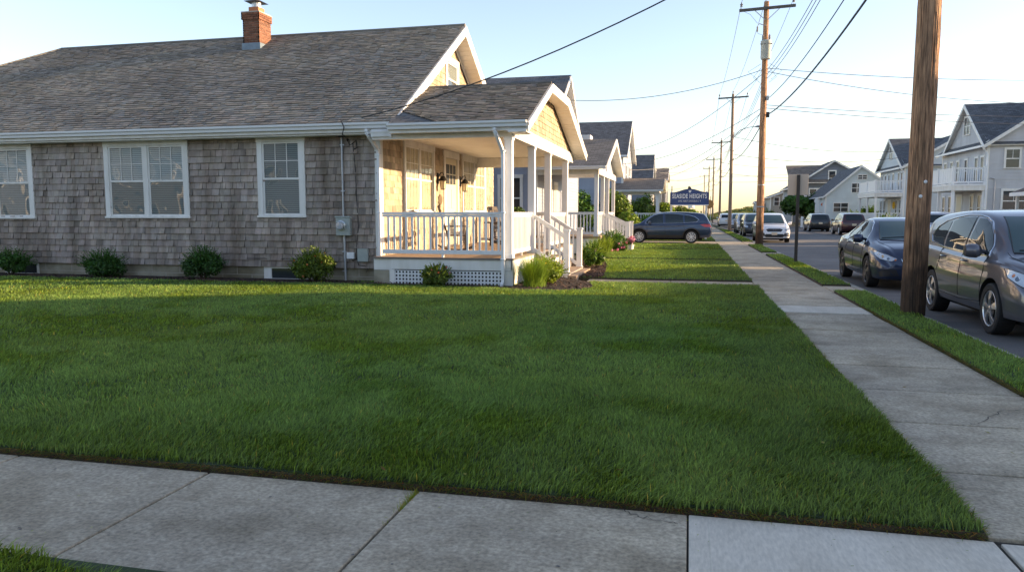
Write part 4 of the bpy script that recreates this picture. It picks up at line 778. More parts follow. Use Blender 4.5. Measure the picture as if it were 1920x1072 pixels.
# ------------------------------------------------------------------ poles and wires
def noise1(a, z, s): return math.sin(a*3+s)*.4+math.sin(a*7+z*.25+s*2)*.3+math.sin(a*13+z*.5+s)*.25+math.sin(a*23-z*.4+s*3)*.2
def utility_pole(x, y, h, r0, r1, label, wood='pole_wood_grey', detail=False, arm=True, lean=0.0, armz=.95, armw=(1.3,1.35), armdrop=.35):
    t = thing('utility_pole', label, 'utility pole', (x,y,0), 'wooden utility poles along the kerb'); b = MB()
    n = 64 if detail else 20; nz = 140 if detail else 14; rows = []; rn = random.Random(int(y)); cracks = [(rn.uniform(0,6.28),rn.uniform(0,h*.6),rn.uniform(.5,2.6)) for _ in range(40)]
    for i in range(nz+1):
        z = -.12+(h+.12)*(i/nz)**(1.6 if detail else 1); k = z/h; r = r0+(r1-r0)*k; row = []
        for j in range(n):
            a = 2*math.pi*j/n; rr = r
            if detail:
                rr += .0035*noise1(a*2,z*3,y)+.003*math.sin(a*31+math.sin(z*2.1)*1.5)
                for (ca,cz,cl) in cracks:
                    da = (a-ca-.12*math.sin(z*1.3+ca)+math.pi)%(2*math.pi)-math.pi
                    if abs(da) < .09 and cz < z < cz+cl: rr -= .026*(1-abs(da)/.09)*math.sin(math.pi*(z-cz)/cl)
            row.append((x+lean*z+rr*math.cos(a), y+rr*math.sin(a), z))
        rows.append(row)
    k = MB()
    b.grid(rows, wood, close=True); b.face(rows[-1], wood)
    s = b.build('shaft', t, smooth=True, fixn=True)
    if k.f: k.build('tarred_base', t, smooth=True)
    zt = h-armdrop; ins = []
    if arm:
        b = MB(); ax = x+lean*h; b.beam((ax-armw[0],y-.16,zt-.05),(ax+armw[1],y-.16,zt+.05),.11,.13,'arm_wood'); ca = b.build('crossarm', t, bevel=.006)
        for s_ in (-1,1): b = MB(); b.beam((ax+s_*.62,y-.17,zt-.03),(ax+s_*.06,y-.14,zt-.55),.035,.02,'galvanised',up=(0,1,0)); b.build('brace', t)
        for px_, pz in ((-armw[0]+.1,zt),(armw[1]-.1,zt+.08),(0,h-.05)):
            b = MB(); b.tube([(ax+px_,y-(.16 if px_ else 0),pz),(ax+px_,y-(.16 if px_ else 0),pz+.16)],.014,'galvanised',6)
            b.lathe([(.0,.34),(.03,.33),(.035,.28),(.07,.25),(.075,.22),(.04,.21),(.06,.17),(.06,.14),(.0,.13)],'porcelain',10,c=(ax+px_,y-(.16 if px_ else 0),pz)); b.build('insulator', t, smooth=True)
            ins.append(Vector((ax+px_,y-(.16 if px_ else 0),pz+.33)))
    return t, ins, Vector((x+lean*h*.7,y,0))
PL = [(3.47,12.95,12.2,.178,.145),(3.48,40.2,12.0,.19,.12),(3.62,72.5,12.4,.17,.11),(3.95,106,11.4,.16,.11),(3.9,136,11.2,.15,.1),(3.9,168,11.5,.15,.1),(3.6,205,11.6,.15,.1)]
LB = ['thick weathered wooden utility pole with darkened base beside the grey parked suv','tall wooden utility pole with a grey transformer and a crossarm at its top','wooden utility pole with crossarm and street lamp arm, next behind the transformer pole',
      'fourth wooden utility pole along the kerb, right of the blue sign','fifth and thinner utility pole in the row, above the blue sign','sixth distant utility pole in the row','farthest small utility pole at the end of the row']
INS = []; POLES = []
for i, (x,y,h,r0,r1) in enumerate(PL):
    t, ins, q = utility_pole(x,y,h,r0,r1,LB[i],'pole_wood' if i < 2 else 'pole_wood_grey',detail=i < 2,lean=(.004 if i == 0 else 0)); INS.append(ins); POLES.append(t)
# transformer on the second pole
tp = POLES[1]; c = (3.48,39.82,0); b = MB()
b.lathe([(0,9.15),(.22,9.15),(.245,9.19),(.25,9.95),(.262,9.97),(.262,10.02),(.23,10.05),(0,10.08)],'transformer_grey',24,c=c); tr = b.build('transformer', tp, smooth=True)
for k in range(4): a = -2.6+k*.7; b = MB(); b.tube([(c[0]+.25*math.cos(a),c[1]+.25*math.sin(a),9.86),(c[0]+.32*math.cos(a),c[1]+.32*math.sin(a),9.86)],.03,'porcelain',8); b.build('bushing', tr)
for s_ in (-.13,.13): b = MB(); b.lathe([(.035,0),(.055,.05),(.035,.08),(.055,.13),(.035,.16),(.05,.2),(.02,.28),(0,.3)],'porcelain',10,c=(c[0]+s_*1.2,c[1],10.05)); b.build('bushing', tr, smooth=True)
b = MB(); b.box(3.44,3.52,39.98,40.1,9.3,9.9,'galvanised'); b.build('bracket', tr)
b = MB(); b.tube([(3.15,39.95,10.9),(3.05,39.85,10.75),(3.03,39.83,10.45)],.012,'galvanised',6); b.lathe([(.0,10.75),(.04,10.73),(.04,10.5),(.0,10.48)],'porcelain',8,c=(3.05,39.82,0)); b.tube([(3.48,40.04,10.8),(3.15,39.95,10.9)],.02,'galvanised',6); b.build('fuse_cutout', tp)
b = MB(); b.tube([(3.05,39.83,10.45),(3.12,39.8,10.38),(3.3,39.82,10.32)],.008,'cable_grey',5); b.tube([(2.3,40.04,11.6),(2.7,39.9,11.35),(3.05,39.85,10.9)],.008,'cable_grey',5)
for s_ in (-1,1): b.tube([(3.48+s_*.2,39.9,8.75),(3.48+s_*.55,39.95,8.3),(3.48+s_*.2,40,8.05)],.01,'cable_grey',5); b.tube([(3.48+s_*.2,39.9,8.95),(3.48+s_*.8,40.,8.6),(3.48+s_*.3,40,8.2)],.01,'cable_grey',5)
b.build('jumper_wire', tp)
b = MB(); b.box(3.6,3.75,39.85,40.05,6.35,6.6,'cable_black'); b.box(3.58,3.7,39.9,40.1,7.2,7.4,'galvanised'); b.build('cable_clamp', tp)
b = MB(); b.box(3.3,3.66,39.98,40.0,1.9,1.96,'galvanised'); b.lathe([(.175,3.0),(.176,3.05)],'galvanised',16,c=(3.48,40.2,0)); b.build('pole_band', tp)
b = MB(); rn = random.Random(2)
for (dx,z) in ((.04,2.08),(-.02,1.86)): b.lathe([(0,.012),(.022,.008),(.028,0)],'sign_white',8,'y',(0,0,0)) ; n_ = 3*8; b.v[-n_:] = [(3.47+dx+.0+vx, 12.95-.186+.0-vy, z+vz) for vx,vy,vz in b.v[-n_:]]
b.build('nail_tag', POLES[0])
# street lamp on the third pole
t = thing('street_lamp','street lamp head on a long curved arm reaching from the third pole over the road','street lamp',(3.62,72.4,8.7)); b = MB(); b.tube([(3.7,72.4,8.55),(4.3,72.4,9.1),(5.0,72.4,9.35),(5.7,72.4,9.42)],.035,'galvanised',6); b.build('lamp_arm', t)
b = MB(); b.tube([(5.6,72.4,9.40),(5.8,72.4,9.42),(6.1,72.4,9.42),(6.25,72.4,9.4)],[.05,.1,.12,.04],'galvanised',8); b.build('lamp_head', t, smooth=True)
NW = 0
def wire(a, b_, sag, r, label, m='cable_grey', group='overhead wires', n=18):
    a, b_ = Vector(a), Vector(b_); P = [a.lerp(b_,i/n)-Vector((0,0,sag*4*(i/n)*(1-i/n))) for i in range(n+1)]
    w = MB(); w.tube(P, r, m, 5); w.f = w.f; o = w.build('power_line', None, smooth=True); return tag(o, label, 'wire', group)
for i in range(len(PL)-1):
    far = i > 2
    for k in range(3): wire(INS[i][k], INS[i+1][k], .5, .012 if i < 2 else .018, 'thin bare wire strung high from crossarm to crossarm along the kerb', group='bare wires along the pole tops')
    (x,y,*_), (x2,y2,*_) = PL[i], PL[i+1]
    for k in range(3): wire((x+.16,y,8.95-.22*k),(x2+.16,y2,8.75-.22*k),.55,.013 if i < 2 else .02,'thin wire of the middle set strung between the poles', group='middle wires between the poles')
    for k,(dz,rr) in enumerate(((7.3,.016),(6.5,.028))): wire((x+.2,y,dz+.1),(x2+.2,y2,dz),.5,rr if i < 2 else rr*1.1,('thinner' if k == 0 else 'thickest, lowest')+' black cable strung from pole to pole along the kerb','cable_black','black cables between the poles')
wire((3.3,12.95,7.0),(-7.1,15.68,3.70),.48,.014,'black service cable dropping across the sky to the eave of the shingled house','cable_black')
drops = [(1,8.75,(-6.2,38.4,7.3),.5,'left of the transformer pole to the roof of the blue-grey house'),(1,8.6,(-5.2,60,6.4),.9,'falling from the transformer pole to the two storey house'),
  (1,6.9,(-5.2,59,5.4),.7,'lower wire from the transformer pole to the two storey house'),(1,6.7,(-4.4,80,5.4),1.2,'long low wire from the transformer pole to the steep roofed house'),(2,8.8,(-4.3,81,5.6),.6,'wire from the third pole to the steep roofed house'),
  (2,7.4,(-5.2,64,5.2),.5,'wire from the third pole back to the two storey house'),(3,8.5,(-4,92,6.4),.5,'wire from the fourth pole to the flat topped house'),(3,7.5,(-3.3,99,5.8),.5,'wire from the fourth pole to the brown house'),(4,8.2,(-3.3,104,6.2),.6,'wire from the fifth pole to the brown house'),(4,7.2,(-8,150,6.0),.5,'wire leaving the fifth pole to the left'),
  (1,8.8,(26,46,8.6),.45,'upper of the two wires right of the transformer'),(1,8.65,(25,47,7.4),.7,'lower of the two wires right of the transformer'),(1,7.0,(25,46,6.6),.3,'upper wire of the lower pair running right behind the big pole'),(1,6.85,(26,46,6.1),.35,'lower wire of the lower pair running right behind the big pole'),
  (2,8.6,(19.2,76,7.3),.6,'wire from the third pole over the road to the pale blue-grey house'),(2,7.0,(19,75.5,6.7),.6,'wire from the third pole to the far balcony house'),(3,8.4,(20,92,7.2),.7,'wire over the far end of the road'),(3,7.1,(20,104,6.8),.7,'low wire over the far end of the road'),(4,8,(30,118,9),.7,'most distant wire over the road'),(4,7,(30,125,8.4),.7,'second most distant wire over the road')]
for (i,z,e,sg,lb) in drops: wire((PL[i][0],PL[i][1],z),e,sg,.015 if i == 1 else .022,'thin grey '+lb if not lb.startswith(('wire','low','long','upper','most','second')) else lb)
utility_pole(25.5,46.5,9.2,.16,.12,'wooden pole across the street holding service wires',arm=False)
t = thing('wooden_post','bare light wooden pole standing before the far houses, left of the traffic sign back','pole',(14.4,118,0)); b = MB(); b.tube([(14.35,118,-.1),(14.35,118,6.4)],[.15,.12],'pole_wood',10); b.build('shaft', t, smooth=True)
# ------------------------------------------------------------------ signs
t = thing('town_sign','dark blue arched town sign reading SEASIDE HEIGHTS on two white posts behind the blue suv','sign',(-.02,46.2,0))
sx0, sx1 = -1.14, 1.08; P = [(sx0,2.12),(sx1,2.12),(sx1,2.82)]
for i in range(17): k = i/16; x = sx1-.12-(sx1-sx0-.24)*k; P.append((x, 2.82+.22*max(0,math.sin(math.pi*k))**1.8))
P.append((sx0,2.82)); b = MB(); b.prism([(x,46.2,z) for x,z in P],(0,.07,0),'sign_blue'); pn = b.build('panel', t)
b = MB(); cx = (sx0+sx1)/2
rim = P
for i in range(len(rim)):
    p, q = rim[i], rim[(i+1)%len(rim)]; b.beam((p[0],46.195,p[1]),(q[0],46.195,q[1]),.03,.03,'sign_blue',up=(0,1,0))
b.box(sx0,sx1,46.16,46.3,2.06,2.11,'sign_white'); b.build('frame', t)
for x in (sx0+.06,sx1-.12): b = MB(); b.box(x-.055,x+.055,46.28,46.39,0,2.9,'sign_white'); b.build('post', t)
b = MB(); b.tube([(sx0+.08,46.33,2.8),(sx0+.08,46.33,3.22)],.03,'iron_dark',6); b.lathe([(0,.2),(.04,.17),(.07,.08),(.05,0)],'iron_dark',8,c=(cx-.03,46.23,3.02)); b.lathe([(0,.14),(.03,.12),(.05,.05),(.04,0)],'iron_dark',8,c=(cx+.05,46.23,3.02)); b.build('finial', t)
b = MB(); b.prism([(cx-.07,46.19,2.96),(cx-.02,46.19,2.82),(cx+.06,46.19,2.83),(cx+.12,46.19,2.97),(cx+.05,46.19,2.93),(cx+.02,46.19,2.99),(cx-.02,46.19,2.92)],(0,.01,0),'sign_white'); b.build('emblem', t)
def text(s, size, loc, parent, name, m, rot=(R(90),0,0), sx=1., ext=.004, fit=None, bold=0.):
    cu = bpy.data.curves.new(name,'FONT'); cu.body = s; cu.size = size; cu.extrude = ext; cu.align_x = 'CENTER'; cu.align_y = 'CENTER'; cu.offset = bold; cu.space_character = 1.1
    o = bpy.data.objects.new(name, cu); COL.objects.link(o); dg = bpy.context.evaluated_depsgraph_get(); me = bpy.data.meshes.new_from_object(o.evaluated_get(dg)); bpy.data.objects.remove(o)
    w = max(v.co.x for v in me.vertices)-min(v.co.x for v in me.vertices)
    if fit: sx = fit/w
    me.materials.clear(); me.materials.append(MATS[m]); q = bpy.data.objects.new(name, me); COL.objects.link(q); q.parent = parent; q.rotation_euler = rot; q.scale = (sx,1,1)
    r = parent
    while r.parent: r = r.parent
    q.location = Vector(loc)-r.location; return q
text('SEASIDE HEIGHTS',.36,(cx,46.19,2.60),pn,'lettering','sign_white',fit=2.0,bold=.008); text('OPIC HERIT DNERIELE C. 9',.15,(cx,46.19,2.32),pn,'small_lettering','sign_white',fit=1.3)
t = thing('traffic_sign','blank back of a rectangular road sign on a dark metal post in the grass strip','traffic sign',(3.3,25.6,0))
b = MB(); b.box(3.315,3.385,25.58,25.64,-.1,2.82,'post_dark'); b.box(3.30,3.40,25.565,25.585,-.1,2.82,'post_dark'); b.build('post', t)
b = MB(); b.box(3.04,3.66,25.65,25.656,2.18,2.84,'sign_back'); b.build('sign_plate', t, bevel=.02)
t = thing('warning_sign','small orange diamond warning sign beyond the parked dark suv','traffic sign',(15.0,92,0)); b = MB(); b.box(14.95,15.03,92,92.06,0,2.0,'sign_white'); b.build('post', t); b = MB()
b.prism([(15,91.95,3.2),(15.48,91.95,2.6),(15,91.95,2.0),(14.52,91.95,2.6)],(0,.02,0),'orange_sign'); b.build('sign_plate', t)
t = thing('marker_post','white post with a round head left of the orange warning sign','post',(14.2,92,0)); b = MB(); b.box(13.95,14.4,92,92.2,.4,2.7,'sign_white'); b.build('post', t); b = MB(); b.lathe([(.0,-.03),(.33,-.02),(.33,.02),(0,.03)],'sign_white',16,'y',(14.17,92.1,3.0)); b.build('round_head', t)
for x,y,lb in ((12.6,92,'short white bollard left of the parked dark suv'),(9.9,100,'second short white bollard farther left near the far trees'),):
    b = MB(); b.lathe([(.16,0),(.16,1.15),(.14,1.22),(0,1.25)],'sign_white',12,c=(x,y,0)); tag(b.build('bollard', smooth=True),lb,'bollard',None)
t = thing('stop_sign','small round brown sign on a pole beside the right post of the blue town sign','traffic sign',(1.5,60,0)); b = MB(); b.tube([(1.55,60,0),(1.55,60,2.9)],.03,'galvanised',6); b.build('post', t); b = MB(); b.lathe([(0,0),(.35,0),(.35,.02),(0,.02)],'door_wood',8,'y',(1.45,59.95,2.3)); b.build('sign_plate', t)
t = thing('water_tower','tiny white water tower on the horizon under the town sign','tower',(.6,300,0)); b = MB()
for a in range(4): b.tube([(.6+2*math.cos(a*1.57+.8),300+2*math.sin(a*1.57+.8),0),(.6+1.2*math.cos(a*1.57+.8),300+1.2*math.sin(a*1.57+.8),4)],.15,'sign_white',6)
b.build('tower_leg', t); b = MB(); b.lathe([(0,3.6),(1.2,3.7),(1.3,5.2),(1.9,5.3),(0,6.2)],'sign_white',14,c=(.6,300,0)); b.build('tank', t)
# white picket fence in front of the third house
b = rail_run((-5.2,51,.55),(-1.9,51,.55),sp=.16,hi=1.05,lo=.1); b.box(-5.2,-1.9,51.0,51.05,.0,.6,'white_vinyl'); 
for x in (-5.2,-3.5,-1.9): b.box(x-.07,x+.07,50.93,51.07,0,1.7,'white_vinyl')
tag(b.build('picket_fence'),'white baluster fence in front of the two storey house behind the blue suv','fence')
b = rail_run((15.9,62,.0),(15.9,90,.0),sp=.3,hi=1.0); tag(b.build('picket_fence'),'low white fence along the far pavement beside the parked maroon van','fence')
# ------------------------------------------------------------------ plants
def leaves(mb, c, rad, n, size, seed, m='leaf', tr=(.5,1.7), col=(1,1,1), lumps=9, elong=1.8, shell=.55, up=.25, bottom=None, hue=.15):
    """leaf sized quads through a lumpy crown volume: (c) centre, (rad) half sizes"""
    rn = random.Random(seed); L = []
    for _ in range(lumps):
        a = rn.uniform(0,6.28); e = rn.uniform(-.5,1.1); k = rn.uniform(.35,.7); L.append((Vector((math.cos(a)*math.cos(e)*k,math.sin(a)*math.cos(e)*k,math.sin(e)*k)), rn.uniform(.32,.55), rn.uniform(.75,1.3)))
    for _ in range(n):
        lc, lr, lt = L[rn.randrange(lumps)]; d = Vector((rn.gauss(0,1),rn.gauss(0,1),rn.gauss(0,1))).normalized(); p = lc+d*lr*(1-(1-shell)*rn.random()**1.5)
        q = Vector((c[0]+p.x*rad[0],c[1]+p.y*rad[1],c[2]+p.z*rad[2]))
        if bottom is not None and q.z < bottom: continue
        nrm = (d+Vector((rn.gauss(0,.5),rn.gauss(0,.5),rn.gauss(0,.5)+up))).normalized(); ax = nrm.orthogonal().normalized(); ax = Matrix.Rotation(rn.uniform(0,6.28),3,nrm)@ax; bx = nrm.cross(ax); s = size*rn.uniform(.6,1.3)
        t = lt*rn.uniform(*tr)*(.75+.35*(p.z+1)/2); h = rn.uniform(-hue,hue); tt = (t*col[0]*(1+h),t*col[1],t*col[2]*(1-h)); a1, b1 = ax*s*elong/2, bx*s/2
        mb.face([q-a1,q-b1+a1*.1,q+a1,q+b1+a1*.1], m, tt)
def bush(label, c, rad, n, size, seed, col=(1,1,1), name='shrub', cat='bush', flowers=None, group=None, tr=(.5,1.7), **kw):
    t = thing(name, label, cat, (c[0],c[1],0), group); b = MB(); leaves(b,(c[0],c[1],rad[2]*.85),rad,n,size,seed,col=col,bottom=.0,tr=tr,**kw)
    rn = random.Random(seed+5)
    for _ in range(int(n*.035)):                # stray shoots past the clipped outline
        a = rn.uniform(0,6.28); e = rn.uniform(-.1,1.4); d = Vector((math.cos(a)*math.cos(e),math.sin(a)*math.cos(e),math.sin(e))); o = Vector((c[0]+d.x*rad[0]*.8,c[1]+d.y*rad[1]*.8,rad[2]*.85+d.z*rad[2]*.8)); L_s = rn.uniform(.12,.42)*max(rad)
        if o.z < .05: continue
        d = (d+Vector((rn.gauss(0,.3),rn.gauss(0,.3),.3))).normalized(); t_ = rn.uniform(.8,1.7); tc_ = (t_*col[0],t_*col[1],t_*col[2])
        for k in range(5):
            q = o+d*L_s*k/4; s_ = d.orthogonal().normalized(); s_ = Matrix.Rotation(rn.uniform(0,6.28),3,d)@s_; b.face([q,q+s_*size*.5+d*size*.4,q+d*size*1.1,q-s_*size*.3+d*size*.5],'leaf',tc_)
    b.build('foliage', t, fixn=False); b = MB(); rn = random.Random(seed)
    for _ in range(9): a = rn.uniform(0,6.28); r = rn.uniform(.2,.75); b.tube([(c[0]+.03*math.cos(a),c[1]+.03*math.sin(a),0),(c[0]+r*rad[0]*math.cos(a)*.6,c[1]+r*rad[1]*math.sin(a)*.6,rad[2]*.9),(c[0]+r*rad[0]*math.cos(a),c[1]+r*rad[1]*math.sin(a),rad[2]*1.5)],[.014,.01,.004],'bark',4)
    b.build('stem', t)
    if flowers:
        fc, fn, fs, zr = flowers; b = MB()
        for _ in range(fn):
            a = rn.uniform(0,6.28); r = rn.uniform(.3,1.0)**.6; z = rn.uniform(*zr); p = Vector((c[0]+rad[0]*r*math.cos(a)*.98,c[1]+rad[1]*r*math.sin(a)*.98,z))
            for k in range(5):
                d = Vector((rn.gauss(0,1),rn.gauss(0,1),rn.gauss(0,1))).normalized(); e = d.orthogonal().normalized()*fs; f = d.cross(e); q = p+d*fs*.8; k_ = rn.uniform(.7,1.4); b.face([q-e,q-f,q+e,q+f],'petal',tuple(x*k_ for x in fc))
        b.build('flower', t, fixn=False)
    return t
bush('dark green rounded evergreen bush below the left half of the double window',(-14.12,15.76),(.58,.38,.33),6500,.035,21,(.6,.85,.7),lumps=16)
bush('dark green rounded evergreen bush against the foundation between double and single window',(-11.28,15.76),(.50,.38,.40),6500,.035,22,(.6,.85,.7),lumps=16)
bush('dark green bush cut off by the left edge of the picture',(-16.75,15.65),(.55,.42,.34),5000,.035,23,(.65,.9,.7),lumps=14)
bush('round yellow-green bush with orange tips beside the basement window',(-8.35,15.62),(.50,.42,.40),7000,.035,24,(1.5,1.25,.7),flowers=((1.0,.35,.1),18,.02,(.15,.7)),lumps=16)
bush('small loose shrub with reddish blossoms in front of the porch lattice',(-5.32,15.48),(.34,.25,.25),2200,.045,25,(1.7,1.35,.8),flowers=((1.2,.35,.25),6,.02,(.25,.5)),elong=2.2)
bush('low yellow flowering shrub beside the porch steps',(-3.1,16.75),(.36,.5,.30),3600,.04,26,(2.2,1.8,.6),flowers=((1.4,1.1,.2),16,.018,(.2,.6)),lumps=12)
bush('rounded green shrub with pink blossoms before the porch of the blue-grey house',(-3.1,31.4),(.62,.6,.42),5200,.05,27,(.8,1,.6),flowers=((1.1,.4,.75),80,.045,(.05,.45)),lumps=12)
bush('small dark green shrub behind the porch steps',(-2.7,21.6),(.35,.4,.4),2500,.05,28,(.9,1,.6))
def grass_clump(label, c, n, h, spread, seed, col=(1,1,1), w=.007):
    b = MB(); rn = random.Random(seed)
    for _ in range(n):
        a = rn.uniform(0,6.28); r = abs(rn.gauss(0,.09)); o = Vector((c[0]+r*math.cos(a),c[1]+r*math.sin(a),.02)); a += rn.gauss(0,.5); L = h*rn.uniform(.6,1.15); out = spread*rn.uniform(.15,1.1); dr = Vector((math.cos(a),math.sin(a),0)); sd = Vector((-dr.y,dr.x,0)); pts = []
        for i in range(6):
            k = i/5; pts.append(o+dr*out*(k**1.7)+Vector((0,0,L*(k-.42*k*k*k*(out/spread))))); 
        t = rn.uniform(.5,1.7); t = (t*col[0],t*col[1],t*col[2])
        for i in range(5):
            w0, w1 = w*(1-i/5), w*(1-(i+1)/5); b.face([pts[i]-sd*w0,pts[i]+sd*w0,pts[i+1]+sd*w1,pts[i+1]-sd*w1],'grass_blade',t)
    return tag(b.build('grass_clump', fixn=False),label,'ornamental grass')
grass_clump('tall arching ornamental grass clump at the porch corner beside the steps',(-3.22,15.75),1500,.78,.62,31,(1.1,1.1,.9))
grass_clump('spiky ornamental grass clump behind the stair railing, in the second mulch bed',(-2.75,22.6),800,.95,.8,32,(1.2,1.1,.9),.009)
grass_clump('small tuft of ornamental grass by the porch of the blue-grey house',(-3.2,30.2),400,.8,.6,33,(1.2,1.1,.9),.012)
t = thing('planter','small pale planter with pink flowers at the foot of the second porch steps','flower pot',(-2.45,32.6,0)); b = MB(); b.lathe([(.12,0),(.17,.26),(.15,.26),(.1,.2),(0,.2)],'pot',14,c=(-2.45,32.6,0)); b.build('pot', t, smooth=True)
b = MB(); leaves(b,(-2.45,32.6,.42),(.26,.26,.22),500,.05,41,'petal',col=(1.0,.35,.7)); b.build('flower', t, fixn=False); b = MB(); leaves(b,(-2.45,32.6,.35),(.24,.24,.18),300,.05,42); b.build('foliage', t, fixn=False)
b = MB(); leaves(b,(-5.0,22.0,DZ+.95),(.3,.3,.24),500,.05,43); tp_ = tag(b.build('potted_plant', fixn=False),'small leafy plant behind the porch railing near the stair opening','plant')
def tree(label, c, h, rad, n, size, seed, col=(1,1,1), name='tree', trunk=.12, zc=None):
    t = thing(name, label, 'tree', (c[0],c[1],0)); b = MB(); rn = random.Random(seed); zc = zc or h*.55
    b.tube([(c[0],c[1],-.1),(c[0]+.05,c[1],h*.35),(c[0]-.05,c[1],h*.7)],[trunk,trunk*.8,trunk*.4],'bark',8)
    for _ in range(8): a = rn.uniform(0,6.28); z = rn.uniform(.2,.6)*h; b.tube([(c[0],c[1],z),(c[0]+rad[0]*.4*math.cos(a),c[1]+rad[1]*.4*math.sin(a),z+h*.15),(c[0]+rad[0]*.75*math.cos(a),c[1]+rad[1]*.75*math.sin(a),z+h*.25)],[trunk*.4,trunk*.25,.02],'bark',5)
    b.build('trunk', t); b = MB(); leaves(b,(c[0],c[1],zc),rad,n,size,seed,col=col,bottom=.1,lumps=18,tr=(.45,1.9)); b.build('crown', t, fixn=False); return t
tree('bushy yellow-green evergreen right of the second porch, before the two storey house',(-4.6,48.0),3.0,(1.2,1.2,1.55),6500,.10,51,(1.5,1.3,.6),zc=1.5)
tree('lower yellow-green evergreen bush left of the blue suv bonnet',(-3.6,45.5),1.7,(.8,.9,.9),3500,.09,52,(1.9,1.6,.6),zc=.9)
tree('dark green tree seen through the second porch',(-6.8,47),3.2,(1.5,1.4,1.6),5000,.11,53,(.8,1,.6),zc=1.6)
tree('dense round evergreen under the porch roof of the two storey house',(-3.4,53.6),2.9,(1.1,1,1.5),6000,.10,54,(1.2,1.1,.55),zc=1.5)
tree('spreading golden-green evergreen under the left half of the town sign',(-2.2,62),2.9,(1.7,1.4,1.35),6500,.11,55,(1.7,1.45,.55),zc=1.35)
tree('spreading golden-green evergreen under the middle of the town sign',(-.6,64),2.5,(1.5,1.4,1.2),5500,.11,56,(1.7,1.4,.55),zc=1.2)
bush('clipped light green hedge in front of the white baluster fence',(-2.6,50.2),(.9,.35,.75),4500,.07,57,(1.5,1.6,.7),name='hedge',cat='hedge')
tree('dark round tree in front of the far beach houses, left of the traffic sign',(12.9,98),4.6,(2.2,2,1.7),5500,.20,58,(.75,.95,.65),zc=2.7)
tree('dark tree between the white marker post and the traffic sign',(15.2,100),4.2,(1.9,1.7,1.9),4500,.20,59,(.6,.8,.5),zc=2.1)
tree('green shrub behind the orange warning sign',(14.9,96),3.2,(1.5,1.2,1.5),4500,.18,60,(.9,1.1,.6),zc=1.6)
bush('green bush against the wall of the pale blue gable house',(19.0,88.5),(1.3,.9,1.2),4000,.13,61,(.9,1,.5))
bush('dark green bush beside the brown porch roof at the right edge',(14.7,37.3),(.75,.7,.95),5500,.07,62,(.5,.7,.45))
for i,(x,y,r) in enumerate(((.5,84,1.),(1.6,92,1.1),(-1,90,1.6),(8.6,108,1.3),(10.5,112,1.5),(16.4,70,1.),(16.6,84,1.2))):
    bush(['low shrub by the path beyond the blue suv','round shrub left of the far poles','wide golden shrub beyond the trees under the sign','scrubby bush at the far road end, left one','scrubby bush at the far road end, right one','small shrub in front of the far balcony house','shrub at the corner of the pale blue-grey house'][i],(x,y),(r,r*.8,r*.75),1600,.14,70+i,(1.3,1.25,.6))
